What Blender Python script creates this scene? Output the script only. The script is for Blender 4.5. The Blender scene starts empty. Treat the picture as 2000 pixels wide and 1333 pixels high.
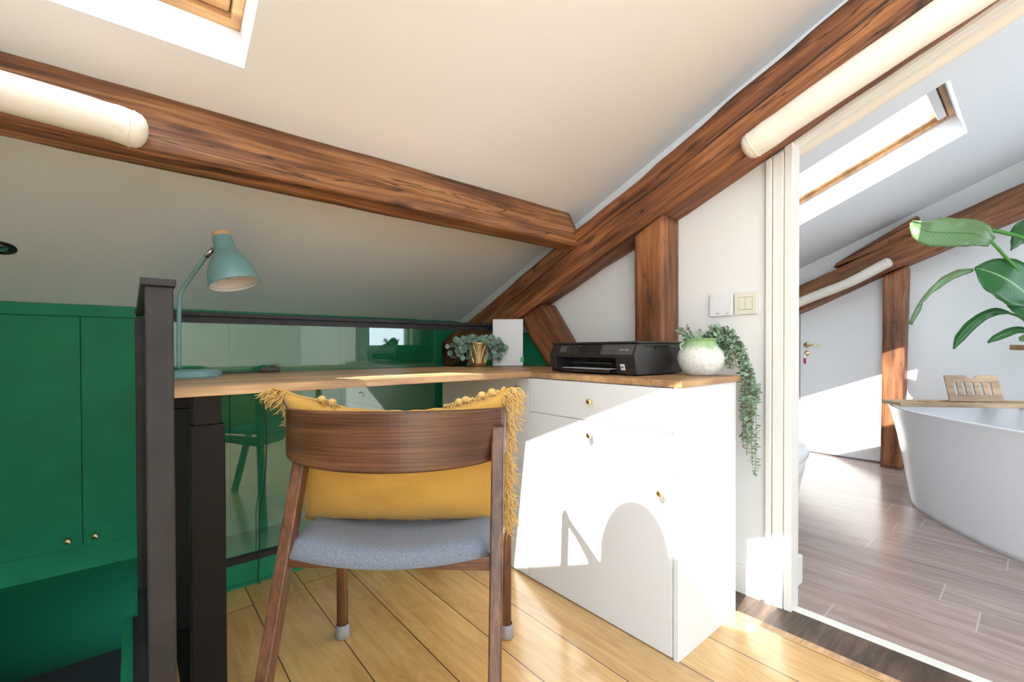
import bpy, bmesh, math, random
from mathutils import Vector, Matrix, noise
random.seed(7)
SC = bpy.context.scene
COL = SC.collection
PI = math.pi

# ------------------------------------------------------------------ camera
YAW, PITCH, ROLL = math.radians(49.6998), math.radians(-0.5304), math.radians(-0.1562)
fwd = Vector((math.cos(YAW)*math.cos(PITCH), math.sin(YAW)*math.cos(PITCH), math.sin(PITCH)))
rgt = Vector((math.sin(YAW), -math.cos(YAW), 0))
upv = rgt.cross(fwd)
r2 = rgt*math.cos(ROLL) + upv*math.sin(ROLL)
u2 = -rgt*math.sin(ROLL) + upv*math.cos(ROLL)
cam_d = bpy.data.cameras.new('camera'); cam = bpy.data.objects.new('camera', cam_d); COL.objects.link(cam)
cam.matrix_world = Matrix(((r2.x, u2.x, -fwd.x, 0), (r2.y, u2.y, -fwd.y, 0), (r2.z, u2.z, -fwd.z, 0.97), (0, 0, 0, 1)))
cam_d.sensor_width = 36; cam_d.lens = 876.64/2000*36; cam_d.shift_y = (688.35-666.5)/2000
cam_d.clip_start = 0.02
SC.camera = cam

# ------------------------------------------------------------------ light
world = bpy.data.worlds.new('sky'); SC.world = world; world.use_nodes = True
bg = world.node_tree.nodes['Background']
bg.inputs[0].default_value = (0.76, 0.88, 1.0, 1); bg.inputs[1].default_value = 5.0
sun_d = bpy.data.lights.new('sun', 'SUN'); sun_d.energy = 11.5; sun_d.angle = math.radians(0.4); sun_d.color = (1, 0.97, 0.93)
sun = bpy.data.objects.new('sun', sun_d); COL.objects.link(sun)
SUN_DIR = Vector((1, 0.165, -1.196)).normalized()
sun.rotation_euler = SUN_DIR.to_track_quat('-Z', 'Y').to_euler()
sun.location = (-3, -1, 6)
SC.view_settings.view_transform = 'Standard'; SC.view_settings.look = 'None'
SC.view_settings.gamma = 1; SC.view_settings.use_curve_mapping = False
SC.view_settings.exposure = 0.75

# ------------------------------------------------------------------ materials
def newmat(name):
    m = bpy.data.materials.new(name); m.use_nodes = True
    nt = m.node_tree; return m, nt, nt.nodes['Principled BSDF']
def N(nt, t, **kw):
    n = nt.nodes.new(t)
    for k, v in kw.items():
        if k in n.inputs: n.inputs[k].default_value = v
        else: setattr(n, k, v)
    return n
def ramp(nt, stops):
    r = nt.nodes.new('ShaderNodeValToRGB'); e = r.color_ramp.elements
    while len(e) < len(stops): e.new(0.5)
    for i, (p, c) in enumerate(stops):
        e[i].position = p; e[i].color = tuple(c)+(1,) if len(c) == 3 else c
    return r
def coords(nt, scale=(1, 1, 1), kind='Object', loc=(0, 0, 0)):
    tc = nt.nodes.new('ShaderNodeTexCoord'); mp = nt.nodes.new('ShaderNodeMapping')
    mp.inputs['Scale'].default_value = scale; mp.inputs['Location'].default_value = loc
    nt.links.new(tc.outputs[kind], mp.inputs[0]); return mp
_coords = coords
def bump(nt, bs, src, strength, dist=0.002):
    b = N(nt, 'ShaderNodeBump', Strength=strength, Distance=dist)
    nt.links.new(src, b.inputs['Height']); nt.links.new(b.outputs[0], bs.inputs['Normal'])
def plain(name, col, rough=0.5, metal=0.0, nscale=0, nstr=0.0, var=0.0, coat=0.0):
    m, nt, bs = newmat(name)
    bs.inputs['Base Color'].default_value = tuple(col)+(1,)
    bs.inputs['Roughness'].default_value = rough; bs.inputs['Metallic'].default_value = metal
    if coat: bs.inputs['Coat Weight'].default_value = coat
    if nscale:
        mp = coords(nt); n = N(nt, 'ShaderNodeTexNoise', Scale=nscale, Detail=4.0)
        nt.links.new(mp.outputs[0], n.inputs['Vector'])
        if nstr: bump(nt, bs, n.outputs[0], nstr)
        if var:
            r = ramp(nt, [(0.3, [c*(1-var) for c in col]), (0.7, [min(1, c*(1+var)) for c in col])])
            nt.links.new(n.outputs[0], r.inputs[0]); nt.links.new(r.outputs[0], bs.inputs['Base Color'])
    return m
def wood(name, dark, mid, light, rough=0.5, sx=1.2, sy=14, crack=0.0, bstr=0.35, knots=0.0, seed=0.0, fine=0.35, split=None, stain=0.15, axis='X'):
    m, nt, bs = newmat(name); L = nt.links.new
    def coords(nt, scale, loc=(0, 0, 0)):      # grain along the chosen axis
        return _coords(nt, scale if axis == 'X' else (scale[0], scale[0], scale[1]) if axis == 'XY' else (scale[1], scale[2], scale[0]), loc=loc)
    mp = coords(nt, (sx, sy, sy), loc=(seed, seed*.7, seed*1.3))
    n1 = N(nt, 'ShaderNodeTexNoise', Scale=2.2, Detail=9.0, Roughness=0.65, Distortion=0.6); L(mp.outputs[0], n1.inputs['Vector'])
    r = ramp(nt, [(0.32, dark), (0.5, mid), (0.70, light)]); L(n1.outputs[0], r.inputs[0])
    out = r.outputs[0]
    mp2 = coords(nt, (1.4, 4.5, 4.5), loc=(seed, 0, 0))
    n2 = N(nt, 'ShaderNodeTexNoise', Scale=1.6, Detail=4.0); L(mp2.outputs[0], n2.inputs['Vector'])
    r2_ = ramp(nt, [(0.36, (0.45, 0.4, 0.38)), (0.6, (1.1, 1.1, 1.1))]); L(n2.outputs[0], r2_.inputs[0])
    mx = N(nt, 'ShaderNodeMix', data_type='RGBA', blend_type='MULTIPLY'); mx.inputs[0].default_value = 0.75
    L(out, mx.inputs[6]); L(r2_.outputs[0], mx.inputs[7]); out = mx.outputs[2]
    if knots:
        mk = coords(nt, (2.2, 7.0, 7.0), loc=(seed*2, seed, 0))
        vo = N(nt, 'ShaderNodeTexVoronoi', Scale=1.3); L(mk.outputs[0], vo.inputs['Vector'])
        rk = ramp(nt, [(0.04, (0.12, 0.07, 0.05)), (0.17, (1, 1, 1))]); L(vo.outputs['Distance'], rk.inputs[0])
        m3 = N(nt, 'ShaderNodeMix', data_type='RGBA', blend_type='MULTIPLY'); m3.inputs[0].default_value = knots
        L(out, m3.inputs[6]); L(rk.outputs[0], m3.inputs[7]); out = m3.outputs[2]
    if crack:
        mc = coords(nt, (0.9, 9, 9), loc=(seed, 3, seed))
        nc = N(nt, 'ShaderNodeTexNoise', Scale=1.3, Detail=5.0, Roughness=0.45, Distortion=0.2); L(mc.outputs[0], nc.inputs['Vector'])
        mt = N(nt, 'ShaderNodeMath', operation='SUBTRACT'); L(nc.outputs[0], mt.inputs[0]); mt.inputs[1].default_value = 0.585
        ab = N(nt, 'ShaderNodeMath', operation='ABSOLUTE'); L(mt.outputs[0], ab.inputs[0])
        rc = ramp(nt, [(0.0, (0.06, 0.035, 0.02)), (0.011, (1, 1, 1))]); L(ab.outputs[0], rc.inputs[0])
        m4 = N(nt, 'ShaderNodeMix', data_type='RGBA', blend_type='MULTIPLY'); m4.inputs[0].default_value = crack
        L(out, m4.inputs[6]); L(rc.outputs[0], m4.inputs[7]); out = m4.outputs[2]
    if split:
        tcs = nt.nodes.new('ShaderNodeTexCoord'); sps = N(nt, 'ShaderNodeSeparateXYZ'); L(tcs.outputs['Object'], sps.inputs[0])
        for (c0, amp, wd, fq, onoff) in split:
            cbx = N(nt, 'ShaderNodeCombineXYZ'); L(sps.outputs[0], cbx.inputs[0]); cbx.inputs[1].default_value = c0*50+seed
            nn1 = N(nt, 'ShaderNodeTexNoise', Scale=fq, Detail=3.0); L(cbx.outputs[0], nn1.inputs['Vector'])
            a1 = N(nt, 'ShaderNodeMath', operation='MULTIPLY_ADD'); L(nn1.outputs[0], a1.inputs[0]); a1.inputs[1].default_value = amp; L(sps.outputs[2], a1.inputs[2])
            a2 = N(nt, 'ShaderNodeMath', operation='SUBTRACT'); L(a1.outputs[0], a2.inputs[0]); a2.inputs[1].default_value = c0+amp*0.5
            a3 = N(nt, 'ShaderNodeMath', operation='ABSOLUTE'); L(a2.outputs[0], a3.inputs[0])
            nn2 = N(nt, 'ShaderNodeTexNoise', Scale=2.3, Detail=2.0); cb2 = N(nt, 'ShaderNodeCombineXYZ'); L(sps.outputs[0], cb2.inputs[0]); cb2.inputs[1].default_value = c0*31+7; L(cb2.outputs[0], nn2.inputs['Vector'])
            a4 = N(nt, 'ShaderNodeMapRange'); L(nn2.outputs[0], a4.inputs[0]); a4.inputs[1].default_value = onoff; a4.inputs[2].default_value = onoff+0.2; a4.inputs[3].default_value = 0.0; a4.inputs[4].default_value = wd
            a5 = N(nt, 'ShaderNodeMath', operation='LESS_THAN'); L(a3.outputs[0], a5.inputs[0]); L(a4.outputs[0], a5.inputs[1])
            mxs = N(nt, 'ShaderNodeMix', data_type='RGBA'); L(a5.outputs[0], mxs.inputs[0]); L(out, mxs.inputs[6]); mxs.inputs[7].default_value = (0.018, 0.009, 0.005, 1); out = mxs.outputs[2]
        nst = N(nt, 'ShaderNodeTexNoise', Scale=1.0, Detail=5.0); mst = coords(nt, (1.5, 9, 9), loc=(seed, 5, 5)); L(mst.outputs[0], nst.inputs['Vector'])
        ast = N(nt, 'ShaderNodeMath', operation='MULTIPLY_ADD'); L(nst.outputs[0], ast.inputs[0]); ast.inputs[1].default_value = 0.16; L(sps.outputs[2], ast.inputs[2])
        rst = ramp(nt, [(stain, (1, 1, 1)), (stain+0.05, (0.42, 0.38, 0.36))]); L(ast.outputs[0], rst.inputs[0])
        ms_ = N(nt, 'ShaderNodeMix', data_type='RGBA', blend_type='MULTIPLY'); ms_.inputs[0].default_value = 0.9; L(out, ms_.inputs[6]); L(rst.outputs[0], ms_.inputs[7]); out = ms_.outputs[2]
    mf = coords(nt, (sx*1.6, sy*5.5, sy*5.5), loc=(seed, 1, 2))
    nf = N(nt, 'ShaderNodeTexNoise', Scale=1.5, Detail=5.0, Roughness=0.6, Distortion=0.3); L(mf.outputs[0], nf.inputs['Vector'])
    rf = ramp(nt, [(0.33, (0.42, 0.38, 0.36)), (0.52, (1, 1, 1)), (0.75, (1.25, 1.22, 1.2))]); L(nf.outputs[0], rf.inputs[0])
    m5 = N(nt, 'ShaderNodeMix', data_type='RGBA', blend_type='MULTIPLY'); m5.inputs[0].default_value = fine
    L(out, m5.inputs[6]); L(rf.outputs[0], m5.inputs[7]); out = m5.outputs[2]
    L(out, bs.inputs['Base Color']); bs.inputs['Roughness'].default_value = rough
    bump(nt, bs, nf.outputs[0], bstr, 0.004)
    return m
def planks(name, cols, width, x0, length, seam, rough, axis_len='Y', grain=(1.3, 16), seamw=0.0025, bstr=0.05, joint_w=None, spec=0.5, coat=0.0):
    """boards running along world Y; seams every `width` from x0; end joints shifted board by board"""
    m, nt, bs = newmat(name); L = nt.links.new
    tc = nt.nodes.new('ShaderNodeTexCoord'); sp = nt.nodes.new('ShaderNodeSeparateXYZ'); L(tc.outputs['Object'], sp.inputs[0])
    def M(op, a, b=None, c=None):
        n = N(nt, 'ShaderNodeMath', operation=op)
        for i, v in enumerate((a, b, c)):
            if v is None: continue
            if isinstance(v, (int, float)): n.inputs[i].default_value = v
            else: L(v, n.inputs[i])
        return n.outputs[0]
    bx_ = M('DIVIDE', M('SUBTRACT', sp.outputs[0], x0), width)
    idx = M('FLOOR', bx_); fr = M('FRACT', bx_)
    d1 = M('MINIMUM', fr, M('SUBTRACT', 1.0, fr)); d1 = M('MULTIPLY', d1, width)
    wn = N(nt, 'ShaderNodeTexWhiteNoise', noise_dimensions='1D'); L(idx, wn.inputs['W'])
    by = M('DIVIDE', M('ADD', sp.outputs[1], M('MULTIPLY', wn.outputs[0], length)), length)
    idy = M('FLOOR', by); fy = M('FRACT', by)
    d2 = M('MULTIPLY', M('MINIMUM', fy, M('SUBTRACT', 1.0, fy)), length)
    cb = N(nt, 'ShaderNodeCombineXYZ'); L(idx, cb.inputs[0]); L(idy, cb.inputs[1])
    wn2 = N(nt, 'ShaderNodeTexWhiteNoise', noise_dimensions='3D'); L(cb.outputs[0], wn2.inputs['Vector'])
    off = N(nt, 'ShaderNodeVectorMath', operation='SCALE'); L(wn2.outputs['Color'], off.inputs[0]); off.inputs['Scale'].default_value = 9.0
    ad = N(nt, 'ShaderNodeVectorMath', operation='ADD'); L(tc.outputs['Object'], ad.inputs[0]); L(off.outputs[0], ad.inputs[1])
    mp = nt.nodes.new('ShaderNodeMapping'); mp.inputs['Scale'].default_value = (grain[1], grain[0], 1); L(ad.outputs[0], mp.inputs[0])
    n1 = N(nt, 'ShaderNodeTexNoise', Scale=1.8, Detail=8.0, Roughness=0.6, Distortion=0.8); L(mp.outputs[0], n1.inputs['Vector'])
    r = ramp(nt, [(0.25, cols[0]), (0.5, cols[1]), (0.75, cols[2])]); L(n1.outputs[0], r.inputs[0])
    # broad figure (cathedral grain)
    mp3 = nt.nodes.new('ShaderNodeMapping'); mp3.inputs['Scale'].default_value = (5, 1.2, 1); L(ad.outputs[0], mp3.inputs[0])
    n3 = N(nt, 'ShaderNodeTexNoise', Scale=1.2, Detail=2.0, Distortion=1.5); L(mp3.outputs[0], n3.inputs['Vector'])
    w3 = M('SINE', M('MULTIPLY', n3.outputs[0], 60.0))
    r3 = ramp(nt, [(0.0, (0.93, 0.9, 0.86)), (1.0, (1.03, 1.03, 1.03))]); L(M('MULTIPLY_ADD', w3, 0.5, 0.5), r3.inputs[0])
    mx = N(nt, 'ShaderNodeMix', data_type='RGBA', blend_type='MULTIPLY'); mx.inputs[0].default_value = 0.8; L(r.outputs[0], mx.inputs[6]); L(r3.outputs[0], mx.inputs[7])
    hv = N(nt, 'ShaderNodeHueSaturation'); L(mx.outputs[2], hv.inputs['Color'])
    L(M('MULTIPLY_ADD', wn2.outputs['Value'], 0.22, 0.89), hv.inputs['Value'])
    jw = joint_w or seamw
    s1 = M('LESS_THAN', d1, seamw/2); s2 = M('LESS_THAN', d2, jw/2); s = M('MAXIMUM', s1, s2)
    mm = N(nt, 'ShaderNodeMix', data_type='RGBA'); L(s, mm.inputs[0]); L(hv.outputs[0], mm.inputs[6]); mm.inputs[7].default_value = tuple(seam)+(1,)
    L(mm.outputs[2], bs.inputs['Base Color']); bs.inputs['Roughness'].default_value = rough
    bs.inputs['Specular IOR Level'].default_value = spec
    if coat: bs.inputs['Coat Weight'].default_value = coat; bs.inputs['Coat Roughness'].default_value = 0.15
    bump(nt, bs, n1.outputs[0], bstr, 0.002)
    return m
def thin_glass(name, tint, rough=0.0, ior=1.5):
    m, nt, bs = newmat(name); nt.nodes.remove(bs); L = nt.links.new
    out = nt.nodes['Material Output']
    tr = N(nt, 'ShaderNodeBsdfTransparent'); tr.inputs[0].default_value = tuple(tint)+(1,)
    gl = N(nt, 'ShaderNodeBsdfGlossy'); gl.inputs['Roughness'].default_value = rough
    fr = N(nt, 'ShaderNodeFresnel'); ge = N(nt, 'ShaderNodeNewGeometry')     # both faces of the pane reflect alike
    mr = N(nt, 'ShaderNodeMapRange'); L(ge.outputs['Backfacing'], mr.inputs[0]); mr.inputs[3].default_value = ior; mr.inputs[4].default_value = 1/ior; L(mr.outputs[0], fr.inputs[0])
    mx = N(nt, 'ShaderNodeMixShader'); L(fr.outputs[0], mx.inputs[0]); L(tr.outputs[0], mx.inputs[1]); L(gl.outputs[0], mx.inputs[2]); L(mx.outputs[0], out.inputs[0])
    return m
MT = {}
MT['wall'] = plain('wall_paint', (0.80, 0.80, 0.775), 0.75, nscale=180, nstr=0.05)
MT['ceiling'] = plain('ceiling_paint', (0.84, 0.85, 0.855), 0.8, nscale=120, nstr=0.05)
MT['bath_wall'] = plain('bathroom_paint', (0.86, 0.855, 0.835), 0.7, nscale=180, nstr=0.04)
MT['trim'] = plain('trim_gloss', (0.80, 0.785, 0.73), 0.35)
MT['cab'] = plain('cabinet_lacquer', (0.79, 0.80, 0.81), 0.38, nscale=500, nstr=0.12)
MT['green'] = plain('green_paint', (0.018, 0.25, 0.125), 0.5, nscale=6, var=0.10)
MT['green'].node_tree.nodes['Principled BSDF'].inputs['Specular IOR Level'].default_value = 0.2
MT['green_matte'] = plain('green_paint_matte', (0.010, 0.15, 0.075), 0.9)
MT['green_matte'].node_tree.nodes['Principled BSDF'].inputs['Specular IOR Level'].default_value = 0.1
MT['stair_shade'] = plain('stair_shade_black', (0.010, 0.014, 0.012), 0.9)  # near-black base colour stands in for the stairwell's darkness
MT['steel'] = plain('raw_steel', (0.021, 0.021, 0.025), 0.6, metal=0.0, nscale=14, var=0.35, nstr=0.05)
MT['black'] = plain('black_powder_coat', (0.008, 0.008, 0.009), 0.5)
MT['black'].node_tree.nodes['Principled BSDF'].inputs['Specular IOR Level'].default_value = 0.25
MT['blackplastic'] = plain('black_plastic', (0.022, 0.021, 0.021), 0.32, nscale=300, nstr=0.03)
MT['glosspl'] = plain('gloss_black', (0.012, 0.012, 0.014), 0.08)
MT['greyplastic'] = plain('grey_plastic', (0.07, 0.07, 0.07), 0.4)
MT['brass'] = plain('brass', (0.88, 0.68, 0.36), 0.28, metal=1.0)
MT['gold'] = plain('gold', (0.92, 0.74, 0.42), 0.28, metal=1.0)
MT['chrome'] = plain('chrome', (0.7, 0.7, 0.7), 0.15, metal=1.0)
MT['teal'] = plain('teal_lacquer', (0.17, 0.33, 0.33), 0.35)
MT['tealin'] = plain('lamp_inner_white', (0.80, 0.72, 0.62), 0.5)
MT['white'] = plain('white_plastic', (0.78, 0.78, 0.80), 0.35)
MT['cream_pl'] = plain('cream_plastic', (0.74, 0.72, 0.60), 0.35)
MT['greentag'] = plain('green_sticker', (0.05, 0.5, 0.1), 0.5)
MT['text'] = plain('print_ink', (0.12, 0.12, 0.12), 0.6)
MT['lighttext'] = plain('light_print_ink', (0.55, 0.55, 0.55), 0.5)
MT['linegrey'] = plain('groove_grey', (0.30, 0.28, 0.24), 0.6)
MT['ceramic'] = plain('tub_acrylic', (0.78, 0.78, 0.79), 0.18)
MT['rubber'] = plain('grey_rubber_cap', (0.30, 0.29, 0.29), 0.3)
MT['bolster'] = plain('cream_cotton', (0.82, 0.765, 0.66), 0.9, nscale=350, nstr=0.25, var=0.04)
MT['soil'] = plain('potting_soil', (0.03, 0.02, 0.012), 0.95, nscale=80, nstr=0.6)
MT['silver_leaf'] = plain('silvery_leaf', (0.20, 0.33, 0.26), 0.5, nscale=60, var=0.5)
MT['euca_leaf'] = plain('eucalyptus_leaf', (0.24, 0.36, 0.25), 0.55, nscale=30, var=0.35)
MT['stem'] = plain('plant_stem', (0.16, 0.12, 0.06), 0.7)
MT['stem_green'] = plain('green_stem', (0.07, 0.26, 0.03), 0.45)
MT['red'] = plain('red_key_tag', (0.55, 0.04, 0.08), 0.4)
MT['oakedge'] = wood('light_oak', (0.42, 0.235, 0.105), (0.58, 0.345, 0.17), (0.70, 0.45, 0.245), 0.4, 1.5, 16, bstr=0.08, seed=3)
MT['bamboo'] = wood('bamboo', (0.40, 0.24, 0.13), (0.52, 0.35, 0.20), (0.62, 0.44, 0.28), 0.5, 1.5, 18, bstr=0.06, seed=5)
MT['pine'] = wood('skylight_pine', (0.58, 0.30, 0.12), (0.72, 0.42, 0.19), (0.82, 0.53, 0.27), 0.45, 1.2, 14, bstr=0.05, seed=2)
MT['timber'] = wood('old_timber', (0.075, 0.024, 0.009), (0.26, 0.095, 0.032), (0.46, 0.195, 0.070), 0.6, 0.8, 11, crack=0.9, bstr=0.8, knots=0.8, seed=1.3, fine=0.8, split=[(0.012, 0.05, 0.0034, 1.4, 0.30), (-0.045, 0.06, 0.002, 1.7, 0.45)], stain=0.17)
MT['timber2'] = wood('old_timber_red', (0.13, 0.045, 0.018), (0.30, 0.115, 0.042), (0.43, 0.185, 0.075), 0.55, 1.0, 10, crack=0.5, bstr=0.5, knots=0.8, seed=4.1, fine=0.6)
MT['timber3'] = wood('old_timber_pale', (0.09, 0.032, 0.012), (0.31, 0.130, 0.048), (0.56, 0.28, 0.12), 0.6, 0.7, 11, crack=0.9, bstr=0.8, knots=0.8, seed=6.4, fine=0.85, split=[(0.02, 0.05, 0.0026, 2.2, 0.50), (-0.02, 0.04, 0.0015, 2.0, 0.55)], stain=0.145)
MT['walnut'] = wood('walnut', (0.055, 0.021, 0.009), (0.15, 0.062, 0.027), (0.26, 0.12, 0.055), 0.34, 1.8, 18, bstr=0.15, seed=8, fine=0.6)
MT['walnut_v'] = wood('walnut_upright', (0.055, 0.021, 0.009), (0.15, 0.062, 0.027), (0.26, 0.12, 0.055), 0.34, 1.8, 18, bstr=0.15, seed=8, fine=0.6, axis='Z')
MT['walnut_b'] = wood('walnut_veneer', (0.075, 0.028, 0.011), (0.135, 0.055, 0.023), (0.215, 0.095, 0.042), 0.30, 1.3, 24, bstr=0.25, seed=2, fine=1.0, axis='XY')
MT['threshold'] = wood('dark_sill', (0.035, 0.022, 0.014), (0.12, 0.075, 0.05), (0.20, 0.13, 0.09), 0.35, 1.5, 12, crack=0.5, bstr=0.3, seed=9)
MT['floor'] = planks('oak_floor', ((0.54, 0.295, 0.095), (0.70, 0.425, 0.155), (0.80, 0.525, 0.22)), 0.187, 0.345, 2.3, (0.09, 0.04, 0.015), 0.28, coat=1.0, seamw=0.0038)
MT['bath_floor'] = planks('plank_tile', ((0.27, 0.19, 0.165), (0.37, 0.275, 0.25), (0.47, 0.37, 0.34)), 0.1735, 1.838, 1.2, (0.50, 0.42, 0.39), 0.20, grain=(0.8, 13), seamw=0.003, joint_w=0.005)
MT['glass'] = thin_glass('railing_glass', (0.90, 0.96, 0.92), ior=1.75)
MT['winglass'] = thin_glass('window_glass', (0.97, 0.98, 0.98))

def fabric_mat(name, c1, c2, scale=260):
    m, nt, bs = newmat(name); L = nt.links.new
    mp = coords(nt, (1, 1, 1)); n = N(nt, 'ShaderNodeTexNoise', Scale=scale, Detail=3.0, Roughness=0.7); L(mp.outputs[0], n.inputs['Vector'])
    r = ramp(nt, [(0.38, c1), (0.62, c2)]); L(n.outputs[0], r.inputs[0]); L(r.outputs[0], bs.inputs['Base Color'])
    bs.inputs['Roughness'].default_value = 0.95; bs.inputs['Sheen Weight'].default_value = 0.2
    bump(nt, bs, n.outputs[0], 0.4, 0.001); return m
MT['seat'] = fabric_mat('blue_grey_tweed', (0.095, 0.115, 0.155), (0.26, 0.295, 0.365), 620)
MT['mustard'] = fabric_mat('mustard_cotton', (0.57, 0.315, 0.055), (0.61, 0.34, 0.065), 200)
MT['mustard_fringe'] = fabric_mat('mustard_fringe', (0.66, 0.40, 0.10), (0.80, 0.54, 0.20), 90)

def pot_mat():
    m, nt, bs = newmat('drip_glaze'); L = nt.links.new
    tc = nt.nodes.new('ShaderNodeTexCoord'); sp = N(nt, 'ShaderNodeSeparateXYZ'); L(tc.outputs['Object'], sp.inputs[0])
    n = N(nt, 'ShaderNodeTexNoise', Scale=22.0, Detail=4.0); mp = coords(nt, (1, 1, 0.25)); L(mp.outputs[0], n.inputs['Vector'])
    a = N(nt, 'ShaderNodeMath', operation='MULTIPLY_ADD'); L(n.outputs[0], a.inputs[0]); a.inputs[1].default_value = 0.07; L(sp.outputs[2], a.inputs[2])
    r = ramp(nt, [(0.122, (0.74, 0.75, 0.71)), (0.140, (0.40, 0.55, 0.34)), (0.166, (0.20, 0.38, 0.14))]); L(a.outputs[0], r.inputs[0])
    v = N(nt, 'ShaderNodeTexNoise', Scale=90.0, Detail=5.0, Roughness=0.7); mp2 = coords(nt); L(mp2.outputs[0], v.inputs['Vector'])
    rv = ramp(nt, [(0.4, (0.72, 0.70, 0.64)), (0.55, (1, 1, 1))]); L(v.outputs[0], rv.inputs[0])
    mx = N(nt, 'ShaderNodeMix', data_type='RGBA', blend_type='MULTIPLY'); mx.inputs[0].default_value = 0.6; L(r.outputs[0], mx.inputs[6]); L(rv.outputs[0], mx.inputs[7])
    L(mx.outputs[2], bs.inputs['Base Color']); bs.inputs['Roughness'].default_value = 0.35
    bump(nt, bs, v.outputs[0], 0.35, 0.002); return m
MT['pot'] = pot_mat()
def leaf_mat(name, c1, c2, vein):
    m, nt, bs = newmat(name); L = nt.links.new
    tc = nt.nodes.new('ShaderNodeTexCoord'); sp = N(nt, 'ShaderNodeSeparateXYZ'); L(tc.outputs['UV'], sp.inputs[0])
    w = N(nt, 'ShaderNodeMath', operation='MULTIPLY_ADD'); L(sp.outputs[1], w.inputs[0]); w.inputs[1].default_value = -2.2; L(sp.outputs[0], w.inputs[2])
    ml = N(nt, 'ShaderNodeMath', operation='MULTIPLY'); L(sp.outputs[0], ml.inputs[0]); ml.inputs[1].default_value = 130.0
    ab = N(nt, 'ShaderNodeMath', operation='ABSOLUTE'); s5 = N(nt, 'ShaderNodeMath', operation='SUBTRACT'); L(sp.outputs[1], s5.inputs[0]); s5.inputs[1].default_value = 0.5; L(s5.outputs[0], ab.inputs[0])
    m2 = N(nt, 'ShaderNodeMath', operation='MULTIPLY_ADD'); L(ab.outputs[0], m2.inputs[0]); m2.inputs[1].default_value = -50.0; L(ml.outputs[0], m2.inputs[2])
    sn = N(nt, 'ShaderNodeMath', operation='SINE'); L(m2.outputs[0], sn.inputs[0])
    r = ramp(nt, [(0.0, c1), (1.0, c2)]); mm = N(nt, 'ShaderNodeMath', operation='MULTIPLY_ADD'); L(sn.outputs[0], mm.inputs[0]); mm.inputs[1].default_value = 0.5; mm.inputs[2].default_value = 0.5; L(mm.outputs[0], r.inputs[0])
    rv = N(nt, 'ShaderNodeMath', operation='LESS_THAN'); L(ab.outputs[0], rv.inputs[0]); rv.inputs[1].default_value = 0.022
    mx = N(nt, 'ShaderNodeMix', data_type='RGBA'); L(rv.outputs[0], mx.inputs[0]); L(r.outputs[0], mx.inputs[6]); mx.inputs[7].default_value = tuple(vein)+(1,)
    L(mx.outputs[2], bs.inputs['Base Color']); bs.inputs['Roughness'].default_value = 0.35
    bs.inputs['Subsurface Weight'].default_value = 0.0
    return m
MT['bigleaf'] = leaf_mat('strelitzia_leaf', (0.016, 0.10, 0.016), (0.024, 0.13, 0.024), (0.20, 0.36, 0.15))
MT['bigleaf_pale'] = leaf_mat('strelitzia_leaf_back', (0.105, 0.19, 0.065), (0.145, 0.235, 0.095), (0.05, 0.14, 0.04))

# ------------------------------------------------------------------ mesh helpers
def link(name, bm, mat, parent=None, smooth=False, bevel=0, subsurf=0, mats=None):
    me = bpy.data.meshes.new(name); bmesh.ops.recalc_face_normals(bm, faces=bm.faces); bm.to_mesh(me); bm.free()
    o = bpy.data.objects.new(name, me); COL.objects.link(o)
    for mm in (mats or [mat]): me.materials.append(MT[mm] if isinstance(mm, str) else mm)
    if smooth:
        for p in me.polygons: p.use_smooth = True
    if parent: o.parent = parent
    if bevel:
        b = o.modifiers.new('bevel', 'BEVEL'); b.width = bevel; b.segments = 2; b.limit_method = 'ANGLE'; b.angle_limit = math.radians(40)
    if subsurf:
        s = o.modifiers.new('sub', 'SUBSURF'); s.levels = subsurf; s.render_levels = subsurf
    return o
def box(bm, x0, x1, y0, y1, z0, z1, mat=None):
    vs = [Vector((x, y, z)) for x in (x0, x1) for y in (y0, y1) for z in (z0, z1)]
    if mat is not None: vs = [mat @ v for v in vs]
    v = [bm.verts.new(p) for p in vs]
    for f in ((0, 1, 3, 2), (4, 6, 7, 5), (0, 4, 5, 1), (2, 3, 7, 6), (0, 2, 6, 4), (1, 5, 7, 3)): bm.faces.new([v[i] for i in f])
    return v
def hexa(bm, a, b):
    """solid between two 4-point loops"""
    va = [bm.verts.new(p) for p in a]; vb = [bm.verts.new(p) for p in b]; n = len(va)
    bm.faces.new(va[::-1]); bm.faces.new(vb)
    for i in range(n): bm.faces.new((va[i], va[(i+1) % n], vb[(i+1) % n], vb[i]))
def prism(bm, pts, axis, lo, hi):
    """extrude a 2-D polygon (other two axes in order) along axis"""
    def mk(p, t):
        l = list(p); l.insert(axis, t); return Vector(l)
    hexa(bm, [mk(p, lo) for p in pts], [mk(p, hi) for p in pts])
def frame_of(t):
    t = t.normalized(); a = Vector((0, 0, 1)) if abs(t.z) < 0.9 else Vector((1, 0, 0))
    n = t.cross(a).normalized(); return n, n.cross(t).normalized()
def tube(bm, pts, r, n=8, cap=True, squash=None):
    pts = [Vector(p) for p in pts]; rings = []; rr = r if isinstance(r, (list, tuple)) else [r]*len(pts)
    nn = None
    for i, p in enumerate(pts):
        t = (pts[min(i+1, len(pts)-1)] - pts[max(i-1, 0)]).normalized()
        if nn is None: nn, _ = frame_of(t)
        nn = (nn - t*nn.dot(t)).normalized(); bb = t.cross(nn)
        rings.append([bm.verts.new(p + (nn*math.cos(2*PI*k/n) + bb*math.sin(2*PI*k/n))*rr[i]) for k in range(n)])
    for a, b in zip(rings, rings[1:]):
        for k in range(n): bm.faces.new((a[k], a[(k+1) % n], b[(k+1) % n], b[k]))
    if cap: bm.faces.new(rings[0][::-1]); bm.faces.new(rings[-1])
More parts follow.
